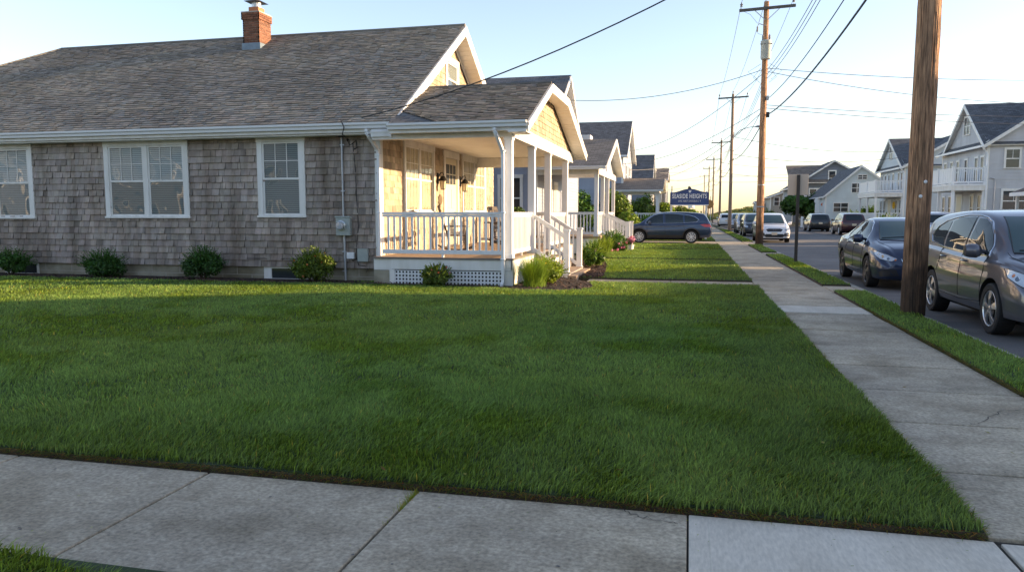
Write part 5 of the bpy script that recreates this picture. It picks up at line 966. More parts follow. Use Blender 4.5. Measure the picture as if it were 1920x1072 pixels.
# ------------------------------------------------------------------ lawn blades
def fbm(x, y, s, seed):
    r = np.random.default_rng(seed); o = np.zeros_like(x)
    for i in range(7):
        a = r.uniform(0,6.283); f = s*r.uniform(.55,1.9); p = r.uniform(0,6.283); o += np.sin((x*math.cos(a)+y*math.sin(a))*f+p+1.3*np.sin((x*math.sin(a)-y*math.cos(a))*f*.6+p*2))
    return o/3.
def blades(name, rects, dens, hgt, wid, dmin, dmax, label=None, edge=.0):
    X = []; Y = []
    for x0,x1,y0,y1 in rects:
        n = int((x1-x0)*(y1-y0)*dens)
        if n > 0: X.append(RNG.uniform(x0,x1,n)); Y.append(RNG.uniform(y0,y1,n))
    x = np.concatenate(X); y = np.concatenate(Y); d = np.hypot(x,y)
    ok = (d >= dmin) & (d < dmax)
    az = np.degrees(np.arctan2(x, y)); ok &= (az > -52) & (az < 27)
    for P in MULCH:
        c = np.zeros(len(x), bool)
        for i in range(len(P)):
            (xa,ya),(xb,yb) = P[i], P[i-1]
            if ya == yb: continue
            c ^= ((ya > y) != (yb > y)) & (x < (xb-xa)*(y-ya)/(yb-ya)+xa)
        ok &= ~c
    mm = (x < 1.6) & (y > 3) & (y < 17); ok &= ~mm | ((x < 1.464+.013*fbm(y,x*0,3.5,21)+RNG.exponential(.006,len(x))) & (y > 4.022-.012*fbm(x,y*0,3.,22)-RNG.exponential(.006,len(x))))
    # thinner lower-left corner edge of the front strip: bent boundary
    fr = (y < 3) ; ok &= ~(fr & (y > 2.76-np.clip((x+3.0)*.22,0,2)-.02*np.sin(x*9)))
    x, y = x[ok], y[ok]; n = len(x)
    th = fbm(x,y,1.1,1)*1.1+fbm(x,y,4.5,2)*.8+1.0; th += RNG.normal(0,.75,n)
    lump = fbm(x,y,7.,4)*.5+.5*fbm(x,y,2.2,5)
    h = hgt*np.clip(1+.24*lump,.5,1.7)*RNG.uniform(.6,1.25,n); lean = np.clip(RNG.normal(.75,.35,n)+.25*lump,.05,1.8)
    dx, dy = np.cos(th)*lean*h, np.sin(th)*lean*h*.8
    w = wid*RNG.uniform(.6,1.25,n)*.5; fa = th+math.pi/2+RNG.normal(0,.5,n); wx, wy = np.cos(fa)*w, np.sin(fa)*w
    z0 = np.full(n,.028); V = np.empty((n,5,3),np.float32); hz = h*np.clip(1.05-.32*lean,.35,1)
    V[:,0] = np.stack([x-wx,y-wy,z0],1); V[:,1] = np.stack([x+wx,y+wy,z0],1)
    V[:,2] = np.stack([x+wx*.8+dx*.33,y+wy*.8+dy*.33,z0+hz*.62],1); V[:,3] = np.stack([x-wx*.8+dx*.33,y-wy*.8+dy*.33,z0+hz*.62],1)
    V[:,4] = np.stack([x+dx,y+dy,z0+hz],1)
    me = bpy.data.meshes.new(name); me.vertices.add(n*5); me.vertices.foreach_set('co',V.ravel())
    i0 = np.arange(n,dtype=np.int32)*5; lp = np.stack([i0,i0+1,i0+2,i0+3,i0+3,i0+2,i0+4],1).ravel()
    me.loops.add(n*7); me.loops.foreach_set('vertex_index',lp); me.polygons.add(n*2)
    st = np.stack([np.arange(n)*7,np.arange(n)*7+4],1).ravel().astype(np.int32); me.polygons.foreach_set('loop_start',st)
    me.polygons.foreach_set('loop_total',np.tile([4,3],n).astype(np.int32))
    # colour of each blade: species and moisture patches, some pale tips, a few dry blades
    pat = fbm(x,y*2.2,.55,7)*.5+fbm(x,y*1.6,1.7,8)*.35; hue = fbm(x,y,.8,9)*.4
    # blades near the walk edge grow darker and lusher, as in an edged border
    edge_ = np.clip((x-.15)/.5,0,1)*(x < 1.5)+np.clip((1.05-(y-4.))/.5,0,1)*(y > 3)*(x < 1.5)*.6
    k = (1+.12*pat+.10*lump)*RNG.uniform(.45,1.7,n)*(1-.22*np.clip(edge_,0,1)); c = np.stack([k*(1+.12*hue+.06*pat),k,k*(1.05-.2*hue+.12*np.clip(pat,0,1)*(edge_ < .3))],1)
    dry = RNG.random(n) < .014; c[dry] = c[dry]*np.array([2.4,1.25,1.2])
    c = np.concatenate([c,np.ones((n,1))],1).astype(np.float32)
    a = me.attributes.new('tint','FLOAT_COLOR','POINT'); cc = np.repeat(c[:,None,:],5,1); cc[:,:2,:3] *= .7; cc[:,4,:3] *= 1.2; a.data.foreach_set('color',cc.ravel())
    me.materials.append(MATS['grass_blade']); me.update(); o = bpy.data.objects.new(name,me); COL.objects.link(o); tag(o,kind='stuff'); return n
tot = 0
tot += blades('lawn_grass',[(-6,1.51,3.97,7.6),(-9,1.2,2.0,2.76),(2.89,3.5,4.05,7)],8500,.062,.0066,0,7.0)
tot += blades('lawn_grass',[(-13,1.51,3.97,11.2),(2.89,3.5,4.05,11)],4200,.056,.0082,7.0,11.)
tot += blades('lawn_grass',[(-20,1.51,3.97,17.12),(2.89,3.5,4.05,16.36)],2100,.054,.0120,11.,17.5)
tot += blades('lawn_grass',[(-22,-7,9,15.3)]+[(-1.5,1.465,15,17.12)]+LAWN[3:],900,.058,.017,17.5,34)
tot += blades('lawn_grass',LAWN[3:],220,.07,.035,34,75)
# brown thatch along the edged borders
def fringe(pts, dens, sd):
    b = MB(); rn = random.Random(sd)
    for (x0,y0,x1,y1,nx,ny) in pts:
        L = math.hypot(x1-x0,y1-y0)
        for _ in range(int(L*dens)):
            k = rn.random(); o = Vector((x0+(x1-x0)*k+rn.gauss(0,.008),y0+(y1-y0)*k+rn.gauss(0,.008),rn.uniform(.0,.034))); l = rn.uniform(.02,.055); d = Vector((nx+rn.gauss(0,.6),ny+rn.gauss(0,.6),rn.uniform(-.1,.5)))*l; s = Vector((-d.y,d.x,0)).normalized()*.0022
            if rn.random() < .55: t = (2.6*rn.uniform(.4,1.1),1.1*rn.uniform(.4,1),.9)
            else: t = (rn.uniform(.5,1.1),)*3
            b.face([o-s,o+s,o+d],'grass_blade',t)
    return tag(b.build('thatch_fringe', fixn=False), kind='stuff')
fringe([(-9,4.025,1.45,4.025,0,-.7),(1.46,4.03,1.46,13,.7,0),(2.9,4.1,2.9,14,-.7,0)],900,3)
tuft = MB(); rn = random.Random(77)
for _ in range(130):
    y = 3.97-abs(rn.gauss(0,.16)); x = -1.5+rn.gauss(0,.01); l = rn.uniform(.015,.045); d = Vector((rn.gauss(0,.5),rn.gauss(0,.5),1))*l; tuft.face([(x-.002,y,-.01),(x+.002,y,-.01),(x+d.x,y+d.y,d.z-.005)],'grass_blade',(rn.uniform(1,2.2),rn.uniform(.8,1.3),.8))
tag(tuft.build('joint_weeds', fixn=False), kind='stuff')
b = MB(); rn = random.Random(91)                # dead leaves and clover heads
for _ in range(170):
    x, y = rn.uniform(-11,1.4), rn.uniform(4.1,14); 
    if rn.random() < .15: x, y = rn.uniform(1.6,2.8), rn.uniform(5,20)
    z = .075 if x < 1.45 else .008; a = rn.uniform(0,6.28); l = rn.uniform(.012,.028); d = Vector((math.cos(a)*l,math.sin(a)*l,rn.uniform(-.006,.012))); s = Vector((-d.y,d.x,.002))*.45; o = Vector((x,y,z)); k = rn.choice([(3.2,1.1,.9),(2.4,.8,.7),(4.2,2.2,2.0)])
    b.face([o-d,o-s,o+d,o+s],'leaf',k)
tag(b.build('fallen_leaves', fixn=False), kind='stuff')
# clippings and dark specks on the slabs
b = MB(); rn = random.Random(15)
for _ in range(260):
    if rn.random() < .6: x, y = rn.uniform(-4,1.4), 4-abs(rn.gauss(0,.45))
    else: x, y = rn.uniform(1.5,2.85), rn.uniform(4.1,12)
    if y < 2.8: continue
    a = rn.uniform(0,6.28); l = rn.uniform(.002,.008); dx, dy = math.cos(a)*l, math.sin(a)*l; q = .14*l if l > .01 else .5*l; k = rn.choice([(1.6,1.2,.9),(.9,.9,.8),(.25,.2,.2),(2.2,1.7,1.4)])
    b.face([(x-dx-dy*q/l*.3,y-dy+dx*.15,.0065),(x+dx,y+dy,.0075),(x+dx+dy*.25,y+dy-dx*.25,.0065),(x-dx+dy*.25,y-dy-dx*.25,.006)],'grass_blade',k)
tag(b.build('clippings', fixn=False), kind='stuff')
print('blades', tot)
# ------------------------------------------------------------------ vehicles (front = +x, built at the origin)
SUV = dict(L=4.56, wb=(1.33,-1.29), tr=.345, tx=.80, st=[ # x, zb, zbelt, ztop, wb, wm, wbelt, wtop
 (-2.28,.47,.80,.86,.58,.70,.68,.60),(-2.25,.38,.93,.99,.70,.83,.79,.66),(-2.17,.32,1.02,1.16,.77,.885,.83,.67),(-2.07,.30,1.05,1.36,.80,.90,.85,.66),(-1.93,.29,1.065,1.545,.81,.905,.855,.645),(-1.7,.28,1.065,1.61,.82,.91,.86,.63),
 (-1.2,.26,1.05,1.655,.82,.91,.865,.62),(-.5,.25,1.02,1.68,.82,.91,.87,.62),(.1,.25,1.00,1.665,.82,.91,.87,.61),(.5,.25,.99,1.60,.82,.91,.87,.605),(.8,.25,.985,1.47,.82,.91,.87,.615),(1.1,.25,.98,1.27,.82,.91,.87,.64),
 (1.3,.25,.975,1.12,.82,.91,.865,.67),(1.42,.25,.97,1.06,.82,.905,.86,.69),(1.7,.25,.93,1.015,.82,.90,.84,.68),(1.95,.25,.87,.965,.80,.885,.80,.65),(2.1,.25,.80,.90,.77,.86,.77,.61),(2.2,.25,.72,.80,.73,.82,.72,.58),(2.27,.27,.60,.66,.66,.74,.66,.54),(2.3,.34,.50,.54,.56,.64,.58,.48)],
 side=[[(1.02,1.05),(.62,1.06),(.58,1.10),(.20,1.52),(.27,1.565),(.42,1.555),(.62,1.49),(.83,1.37),(1.05,1.18),(1.12,1.06)],0])
SEDAN = dict(L=4.7, wb=(1.42,-1.36), tr=.325, tx=.79, st=[
 (-2.34,.46,.78,.82,.55,.68,.64,.58),(-2.30,.36,.89,.93,.68,.81,.75,.64),(-2.16,.30,.95,1.0,.77,.875,.80,.65),(-1.85,.26,.955,1.065,.80,.91,.83,.63),(-1.6,.24,.95,1.12,.81,.915,.84,.61),(-1.2,.22,.94,1.27,.82,.92,.85,.58),(-.8,.21,.925,1.385,.82,.92,.855,.56),
 (-.3,.20,.91,1.44,.82,.92,.86,.56),(.1,.20,.90,1.435,.82,.92,.86,.56),(.45,.20,.895,1.37,.82,.92,.86,.565),(.8,.20,.885,1.22,.82,.92,.86,.59),(1.1,.20,.875,1.06,.82,.92,.86,.63),(1.28,.20,.87,.985,.82,.915,.855,.66),
 (1.42,.20,.86,.955,.82,.91,.85,.67),(1.75,.20,.815,.905,.81,.90,.82,.66),(2.05,.20,.75,.84,.79,.875,.78,.62),(2.2,.20,.68,.765,.75,.84,.73,.57),(2.30,.22,.59,.66,.68,.77,.65,.52),(2.36,.30,.47,.52,.56,.64,.56,.46)])
SUV['st'] = [(*s_[:7],s_[7]*(1.07 if s_[3] > 1.3 else 1.03)) for s_ in SUV['st']]
def stretch(S, kx, kz=1., dz=0., name=None):
    T = dict(S); T['st'] = [(s[0]*kx,s[1],s[2]*kz,s[3]*kz,*s[4:]) for s in S['st']]; T['L'] = S['L']*kx; T['wb'] = tuple(w*kx for w in S['wb']); return T
WAGON = stretch(SUV, 1.045, 1.0); WAGON['wb'] = (1.42,-1.33); WAGON['tr'] = .35
def cr(P, t):
    """monotone-ish interpolation of a table by its first column"""
    for i in range(len(P)-1):
        if P[i][0] <= t <= P[i+1][0] or i == len(P)-2:
            a, b = P[i], P[i+1]; pa = P[max(0,i-1)]; pb = P[min(len(P)-1,i+2)]; h = b[0]-a[0]; u = (t-a[0])/h; out = []
            for c in range(1,len(a)):
                m0 = (b[c]-pa[c])/(b[0]-pa[0]) if i > 0 else (b[c]-a[c])/h; m1 = (pb[c]-a[c])/(pb[0]-a[0]) if i < len(P)-2 else (b[c]-a[c])/h
                out.append((2*u**3-3*u**2+1)*a[c]+(u**3-2*u**2+u)*h*m0+(-2*u**3+3*u**2)*b[c]+(u**3-u**2)*h*m1)
            return out
def section(S, x):
    zb, zl, zt, wb, wm, wl, wt = cr(S['st'], x); zt = max(zt, zl+.03); up = zt-zl; k = min(1, max(0,(up-.12)/.3))
    zs = zb+.40*(zl-zb)
    P = [(0,zb),(wb*.6,zb),(wb,zb+.015),(wb+(wm-wb)*.6,zb+.06),(wm-.015,zb+.18),(wm,zs+.05),(wm-.004,zb+.66*(zl-zb)),(wm-.018,zb+.80*(zl-zb)),(wl+.018,zl-.05),(wl,zl-.006)]
    e = zt-.055-.03*(1-k)*0
    if k > 0: mid = [(wl-.025,zl+.03),(wl+(wt-wl)*.33+.012,zl+up*.31),(wl+(wt-wl)*.66+.014,zl+up*.62),(wt+.035,zl+up*.83),(wt-.01,zt-.05*min(1,up/.4)),(wt-.09,zt-.018)]
    else: mid = [(wl-.025,zl+.02),(wl+(wt-wl)*.3,zl+up*.45),(wl+(wt-wl)*.6,zl+up*.7),(wt+.01,zl+up*.84),(wt-.05,zt-.018),(wt-.12,zt-.012)]
    m0 = [(wl-.025,zl+.02),(wl+(wt-wl)*.3,zl+up*.45),(wl+(wt-wl)*.6,zl+up*.7),(wt+.01,zl+up*.84),(wt-.05,zt-.018),(wt-.12,zt-.012)]
    mid = [(a[0]*k+b[0]*(1-k),a[1]*k+b[1]*(1-k)) for a,b in zip(mid,m0)]
    P += mid+[(wt*.5,zt-.002),(0,zt+.004)]
    out = []                                   # Catmull-Rom refinement
    for i in range(len(P)-1):
        a, b = P[i], P[i+1]; pa = P[i-1] if i > 0 else (-P[1][0],P[1][1]); pb = P[i+2] if i+2 < len(P) else (-P[-2][0],P[-2][1])
        for q in range(3):
            u = q/3; out.append(tuple(.5*((2*a[c])+(-pa[c]+b[c])*u+(2*pa[c]-5*a[c]+4*b[c]-pb[c])*u*u+(-pa[c]+3*a[c]-3*b[c]+pb[c])*u**3) for c in (0,1)))
    out.append(P[-1]); return out
def car(name, label, cat, S, paintm, group=None, trim='chrome', rim='alloy', clad=None, side_glass=None, lamps=True, style='suv', spokes=5, textplate=None, chromeline=True, near=False, grille=0, lampc='lamp_clear'):
    t = thing(name, label, cat, (0,0,0), group); st = S['st']; x0, x1 = st[0][0], st[-1][0]; n = 84 if near else 60
    b = MB(); rows = []
    xs = [x0+(x1-x0)*(.5-.5*math.cos(math.pi*(i/n)**1.0))*.5+(x1-x0)*(i/n)*.5 for i in range(n+1)]
    for x in xs:
        s = section(S, x); rows.append([(x,-y,z) for y,z in s]+[(x,y,z) for y,z in s[-2:0:-1]])
    b.grid(rows, paintm, close=True); 
    for row, sg in ((rows[0],-1),(rows[-1],1)):
        m = len(row); c = (row[0][0]+.012*sg,0,(row[0][2]+row[len(row)//2][2])/2); 
        for j in range(m): b.face([row[j],row[(j+1)%m],c],paintm)
    body = b.build('body', t, smooth=True, world=False)
    # cut the wheel arches
    R_ = S['tr']+.06; dep = bpy.context.evaluated_depsgraph_get
    cm = bmesh.new()
    for wx in S['wb']:
        for sy in (-1,1): bmesh.ops.create_cone(cm,cap_ends=True,segments=40,radius1=R_,radius2=R_,depth=.56,matrix=Matrix.Translation((wx,sy*.93,S['tr']+.01))@Matrix.Rotation(math.pi/2,4,'X'))
    cme = bpy.data.meshes.new('cut'); cm.to_mesh(cme); co = bpy.data.objects.new('cut',cme); COL.objects.link(co)
    bv0 = BVHTree.FromObject(body, dep())
    md = body.modifiers.new('b','BOOLEAN'); md.object = co; md.operation = 'DIFFERENCE'; md.solver = 'FAST'
    for sv, us in (('EXACT',True),('FAST',False),('EXACT',False)):
        md.solver = sv; md.use_self = us; bpy.context.view_layer.update(); me2 = bpy.data.meshes.new_from_object(body.evaluated_get(dep()))
        ym = max(abs(v.co.y) for v in me2.vertices)
        if ym < .97 and len(me2.vertices) > 3000: break
        print('boolean retry', name, sv)
    body.modifiers.clear(); old = body.data; body.data = me2; bpy.data.meshes.remove(old); bpy.data.objects.remove(co); bpy.data.meshes.remove(cme)
    me2.materials.append(MATS['wheel_well']); k = len(me2.materials)-1
    for p in me2.polygons:
        c = p.center
        for wx in S['wb']:
            dd = math.hypot(c.x-wx,c.z-S['tr']-.01)
            if (abs(dd-R_) < .012 and abs(p.normal.y) < .3 and abs(c.y) > .6) or (abs(abs(c.y)-.65) < .004 and dd < R_): p.material_index = k; p.use_smooth = False
    try: me2.set_sharp_from_angle(angle=R(32))
    except Exception: pass
    def hit(p, d):
        h = bv0.ray_cast(Vector(p)-Vector(d)*3, Vector(d))
        if h[0] is None:
            h = bv0.find_nearest(Vector(p)); return h[0], h[1]
        nn = h[1]; 
        if nn.dot(Vector(d)) > 0: nn = -nn
        return h[0], nn
    def patch(mb, pts, d, m, off=.004, step=.07):
        """outline of 3-D points, projected along d onto the body, filled and lifted by off"""
        d = Vector(d).normalized(); u = d.orthogonal().normalized() if abs(d.z) > .9 else Vector((0,0,1)).cross(d).normalized(); v = d.cross(u)
        P = [Vector((Vector(p).dot(u),Vector(p).dot(v))) for p in pts]; B = []
        for i in range(len(P)):
            a, c = P[i], P[(i+1)%len(P)]; k = max(1,int((c-a).length/step)); B += [a.lerp(c,j/k) for j in range(k)]
        I = []; xs_ = [p.x for p in P]; ys_ = [p.y for p in P]; yy = min(ys_)+step/2; pl = [(p.x,p.y) for p in P]
        while yy < max(ys_):
            xx = min(xs_)+step/2
            while xx < max(xs_):
                if inpoly(xx,yy,pl) and min((Vector((xx,yy))-q).length for q in B) > step*.35: I.append(Vector((xx,yy)))
                xx += step
            yy += step
        nb_ = len(B); r = delaunay_2d_cdt(B+I,[(i,(i+1)%nb_) for i in range(nb_)],[list(range(nb_))],1,1e-5); vs = []
        for q in r[0]: h, nn = hit(u*q.x+v*q.y, d); vs.append(h+nn*off)
        for f in r[2]: mb.face([vs[i] for i in f], m)
    def line(mb, pts, d, r, m, close=False, off=.0, step=.06, n=5):
        Q = []; L = list(pts)+([pts[0]] if close else [])
        for a, c in zip(L,L[1:]):
            a, c = Vector(a), Vector(c); k = max(1,int((c-a).length/step)); Q += [a.lerp(c,j/k) for j in range(k)]
        Q.append(Vector(L[-1])); W = []
        for q in Q: h, nn = hit(q, d); W.append(h+nn*off)
        mb.tube(W, r, m, n)
    G = side_glass; gm = 'car_glass'
    def bld(mb, nm, par=t, sm=True): 
        return mb.build(nm, par, smooth=sm) if mb.f else None
    for sy in (-1,1):
        d = (0,-sy,0)
        for poly in G['win']: w = MB(); patch(w,[(x,sy*.8,z) for x,z in poly],d,gm,.004,.08); bld(w,'side_window')
        if chromeline: w = MB(); line(w,[(x,sy*.8,z) for x,z in G['line']],d,.011,trim,close=G.get('close',True),off=.004); bld(w,'window_trim')
        w = MB(); 
        for poly in G['seams']: line(w,[(x,sy*.8,z) for x,z in poly],d,.0055,'wheel_well')
        bld(w,'door_seam')
        for (x,z) in G['handles']:
            w = MB(); h, nn = hit((x,sy*.9,z),d); w.tube([h+Vector((.10,0,0)),h+Vector((.07,sy*.028,.002)),h+Vector((-.07,sy*.028,.002)),h+Vector((-.10,0,0))],.014,paintm,6); bld(w,'door_handle')
        w = MB(); mx, mz = G['mirror']; h, nn = hit((mx,sy*.9,mz),d); yb = h.y; rows_ = []
        for (yy,sx_,sz_,ox) in ((0,.03,.025,0),(.05,.035,.035,0),(.07,.05,.075,-.005),(.12,.085,.1,-.01),(.21,.085,.095,-.015),(.26,.07,.078,-.03),(.262,.03,.035,-.035)):
            rows_.append([(mx+ox+sx_*math.cos(a*math.pi/7),yb+sy*yy,mz+.01*(yy>.06)+sz_*math.sin(a*math.pi/7)) for a in range(14)])
        w.grid(rows_,paintm,close=True); w.face(rows_[-1],paintm); mo = bld(w,'wing_mirror'); w = MB(); w.lathe([(0,0),(.06,0)],'chrome',14,'x',(0,0,0)); w.v = [(mx-.09+x_,yb+sy*.17+y_*1.25,mz+.01+z_) for x_,y_,z_ in w.v]; bld(w,'mirror_glass',mo)
        if clad:
            w = MB()
            for wx in S['wb']:
                ring = [(wx+R_*1.005*math.cos(a),sy*.9,S['tr']+.01+R_*1.005*math.sin(a)) for a in [math.pi*(-.08+1.16*i/24) for i in range(25)]]
                ring2 = [(wx+(R_+.065)*math.cos(a),sy*.9,S['tr']+.01+(R_+.065)*math.sin(a)) for a in [math.pi*(-.08+1.16*i/24) for i in range(25)]]
                for i in range(24):
                    q = [hit(p,d) for p in (ring[i],ring[i+1],ring2[i+1],ring2[i])]; w.face([h+nn*.008+Vector((0,sy*.004,0)) for h,nn in q],clad); w.face([q[0][0],q[1][0],q[1][0]+q[1][1]*.012,q[0][0]+q[0][1]*.012],clad)
            zs = .36; xa, xb = S['wb'][1]+R_+.02, S['wb'][0]-R_-.02
            patch(w,[(xa,sy*.9,.29),(xb,sy*.9,.29),(xb,sy*.9,zs+.08),(xa,sy*.9,zs+.08)],d,clad,.007,.12); bld(w,'cladding')
    wsd = (-1,0,-.35); W = G['wind']; w = MB(); patch(w,[(1.1,y,z) for y,z in W]+[(1.1,-y,z) for y,z in W[::-1]],(-1,0,0),'car_glass_teal' if style != 'x' else gm,.004,.06); bld(w,'windscreen')
    w = MB(); line(w,[(1.1,-W[0][0],W[0][1]-.012),(1.1,0,W[0][1]-.03),(1.1,W[0][0],W[0][1]-.012)],(-1,0,0),.012,'plastic_black'); line(w,[(1.1,W[0][0],W[0][1]),(1.1,W[-1][0],W[-1][1])],(-1,0,0),.008,'plastic_black'); line(w,[(1.1,-W[0][0],W[0][1]),(1.1,-W[-1][0],W[-1][1])],(-1,0,0),.008,'plastic_black')
    line(w,[(1.1,-.55,W[0][1]+.02),(1.1,-.05,W[0][1]+.045)],(-1,0,0),.007,'plastic_black',off=.012); line(w,[(1.1,.05,W[0][1]+.02),(1.1,.6,W[0][1]+.05)],(-1,0,0),.007,'plastic_black',off=.012); bld(w,'windscreen_seal')
    Wr = G['rear']; w = MB(); patch(w,[(-2,y,z) for y,z in Wr]+[(-2,-y,z) for y,z in Wr[::-1]],(1,0,0),gm,.004,.08); bld(w,'rear_window')
    # bonnet seams
    w = MB()
    hs = S['st'][-2][0]; hz = G['hood']
    for sy in (-1,1): line(w,[(hz[0],sy*hz[1],1.2),(hz[0]+.3,sy*(hz[1]-.02),1.2),(hz[2],sy*hz[3],1.2)],(0,0,-1),.0035,'wheel_well')
    line(w,[(hz[2],-hz[3],1.2),(hz[2]+.04,0,1.2),(hz[2],hz[3],1.2)],(0,0,-1),.0035,'wheel_well'); bld(w,'bonnet_seam')
    # lights
    for sy in (-1,1):
        d = Vector((-1,-sy*.75,0)); w = MB(); patch(w,[(x,sy*y,z) for x,y,z in G['head']],d,lampc,.006,.04); hl = bld(w,'headlight')
        if near:
            w = MB(); line(w,[(x,sy*y,z) for x,y,z in G['head']],d,.006,'plastic_black',close=True,off=.004); bld(w,'lamp_surround',hl)
            for (x,y,z,r,mm) in G['bulbs']:
                w = MB(); h, nn = hit((x,sy*y,z),d); q = nn.to_track_quat('Z','Y').to_matrix(); rr = [[h+nn*zz+q@Vector((r_*math.cos(a*math.pi/7),r_*math.sin(a*math.pi/7),0)) for a in range(14)] for r_,zz in ((r,.006),(r,.011),(r*.7,.008))]; w.grid(rr,mm,close=True); w.face(rr[-1],mm); bld(w,'bulb',hl)
        w = MB(); patch(w,[(x,sy*y,z) for x,y,z in G['tail']],(1,-sy*.8,0),'lamp_red',.008,.05); bld(w,'tail_light')
        w = MB(); patch(w,[(2.2,sy*y,z) for y,z in G['fog']],(-1,-sy*.3,0),'plastic_black',.004,.05); fg = bld(w,'fog_lamp_recess')
    w = MB(); patch(w,[(2.2,y,z) for y,z in G['grille']],(-1,0,0),'plastic_black',.006,.05); gr = bld(w,'grille')
    if gr:
        w = MB(); line(w,[(2.2,y,z) for y,z in G['grille']],(-1,0,0),.008,trim,close=True,off=.006); z = G['gz'][0]
        while z < G['gz'][1]: line(w,[(2.2,-G['gw'],z),(2.2,0,z-.005),(2.2,G['gw'],z)],(-1,0,0),.006,'alloy_dark',off=.008); z += .035
        bld(w,'grille_bars',gr)
        w = MB(); h, nn = hit((2.2,0,(G['gz'][0]+G['gz'][1])/2+.02),(-1,0,0)); w.tube([h+Vector((.012,.055*math.cos(a*.4),.038*math.sin(a*.4))) for a in range(17)],.008,'chrome',5); bld(w,'emblem',gr)
    w = MB(); patch(w,[(2.2,y,z) for y,z in G['intake']],(-1,0,0),'plastic_black',.005,.06); bld(w,'lower_intake')
    for sx,zz in ((1,G['plate'][0]),(-1,G['plate'][1])):
        w = MB(); h, nn = hit((sx*2.2,0,zz),(-sx,0,0)); x_ = h.x+sx*.012; w.box(x_-.006,x_+.006,-.155,.155,zz-.078,zz+.078,'plate'); w.box(x_-.004+sx*.008,x_+.004+sx*.0,-.11,.11,zz-.03,zz+.03,'plate_text') if 0 else None; bld(w,'number_plate',t,False)
    w = MB()
    for sy in (-1,1): w.tube([(S['wb'][1]+.1,sy*.35,.25),(-2.0,sy*.5,.27)],.03,'brake',6) if sy == 1 else None
    w.box(-1.9,1.9,-.62,.62,.17,.27,'wheel_well'); bld(w,'underbody',t,False)
    # wheels
    r = S['tr']; rr = r*.70
    def wheel(sy):
        W_ = MB(); W_.lathe([(0,.0),(rr*.55,.0),(rr*.55,-.02),(rr*.93,-.03)],'brake',24,'y',(0,0,0)); W_.lathe([(rr*.95,-.03),(rr*.95,-.2)],'wheel_well',28,'y'); wh = W_.build('wheel', t, smooth=True)
        T = MB(); T.lathe([(rr,-.025),(rr*1.02,.0),(rr*1.06,.018),(r*.93,.022),(r*.985,.008),(r,-.02),(r,-.19),(r*.96,-.215),(rr,-.21)],'rubber',40,'y')
        for k_ in range(40): a = k_*math.pi/20; c_, s_ = math.cos(a), math.sin(a); T.beam((c_*r*.998,-.02,s_*r*.998),(c_*r*.998,-.19,s_*r*.998),.006,.004,'wheel_well') if near else None
        T.build('tyre', wh, smooth=True)
        Q = MB(); Q.lathe([(rr*1.0,-.03),(rr*1.01,.008),(rr*.98,.016),(rr*.93,.006),(rr*.9,-.04)],rim,40,'y'); Q.lathe([(0,.022),(.03,.02),(.055,.008),(.06,-.02)],rim,16,'y')
        for k_ in range(spokes):
            a = 2*math.pi*k_/spokes+.3
            for da, tw in (((-.13,.10),(.13,-.02)) if style != 'w' else ((-.09,0),(.09,0))):
                p = [Vector((math.cos(a+da*.5)*.045,.008,math.sin(a+da*.5)*.045)),Vector((math.cos(a+da+tw)*rr*.55,.014,math.sin(a+da+tw)*rr*.55)),Vector((math.cos(a+da*1.5+tw)*rr*.95,-.002,math.sin(a+da*1.5+tw)*rr*.95))]
                for i_ in range(2): Q.beam(p[i_],p[i_+1],(.05 if i_ else .042) if style != 'w' else .024,.022,rim,up=(0,1,0))
        Q.build('rim', wh, smooth=False, bevel=.003); return wh
    w0 = wheel(1)
    for i,(wx,sy) in enumerate([(wx,sy) for wx in S['wb'] for sy in (-1,1)]):
        o = w0 if i == 0 else dup(w0, t); o.location = (wx,sy*(.885 if r > .33 else .89),r); o.rotation_euler = (0,.4*i,0 if sy > 0 else math.pi)
    return t
suvG = dict(win=[[(.98,1.045),(.14,1.065),(.17,1.55),(.40,1.54),(.60,1.475),(.82,1.33),(1.0,1.15)],[(.03,1.07),(-.86,1.10),(-.83,1.50),(-.55,1.555),(0,1.57),(.06,1.56)],[(-.95,1.105),(-1.52,1.17),(-1.60,1.26),(-1.42,1.39),(-1.16,1.47),(-.92,1.50)]],
  line=[(1.06,1.04),(.1,1.055),(-.9,1.085),(-1.54,1.145),(-1.645,1.26),(-1.45,1.415),(-1.16,1.50),(-.8,1.55),(-.3,1.595),(.15,1.595),(.42,1.56),(.62,1.50),(.84,1.355),(1.02,1.17)],
  seams=[[(.09,1.58),(.06,1.0),(.03,.40)],[(1.03,1.03),(1.0,.8),(.93,.40),(.03,.36)],[(-.9,1.08),(-.94,.86),(-1.02,.7)],[(.03,.36),(-.86,.38)]],handles=[(.24,.93),(-.72,.95)],mirror=(.86,1.09),
  wind=[(.63,1.10),(.60,1.3),(.53,1.50),(.50,1.575)],rear=[(.60,1.12),(.58,1.35),(.50,1.50)],hood=(1.3,.70,2.1,.52),
  head=[(2.17,.50,.74),(2.1,.62,.83),(1.85,.86,.90),(1.72,.90,.91),(1.84,.89,.80),(2.1,.78,.70),(2.2,.60,.67)],bulbs=[(2.08,.70,.77,.045,'lamp_lens'),(1.98,.80,.80,.04,'lamp_lens'),(2.15,.60,.73,.03,'lamp_lens'),(1.93,.85,.83,.025,'lamp_orange')],
  tail=[(-2.1,.70,1.05),(-2.0,.86,1.08),(-1.86,.88,1.02),(-2.05,.88,.90),(-2.2,.72,.90)],fog=[(.46,.38),(.80,.37),(.80,.55),(.52,.56)],grille=[(-.46,.76),(-.36,.62),(.36,.62),(.46,.76),(.3,.80),(-.3,.80)],gz=(.65,.78),gw=.36,intake=[(-.55,.42),(-.46,.32),(.46,.32),(.55,.42),(.46,.50),(-.46,.50)],plate=(.52,.78))
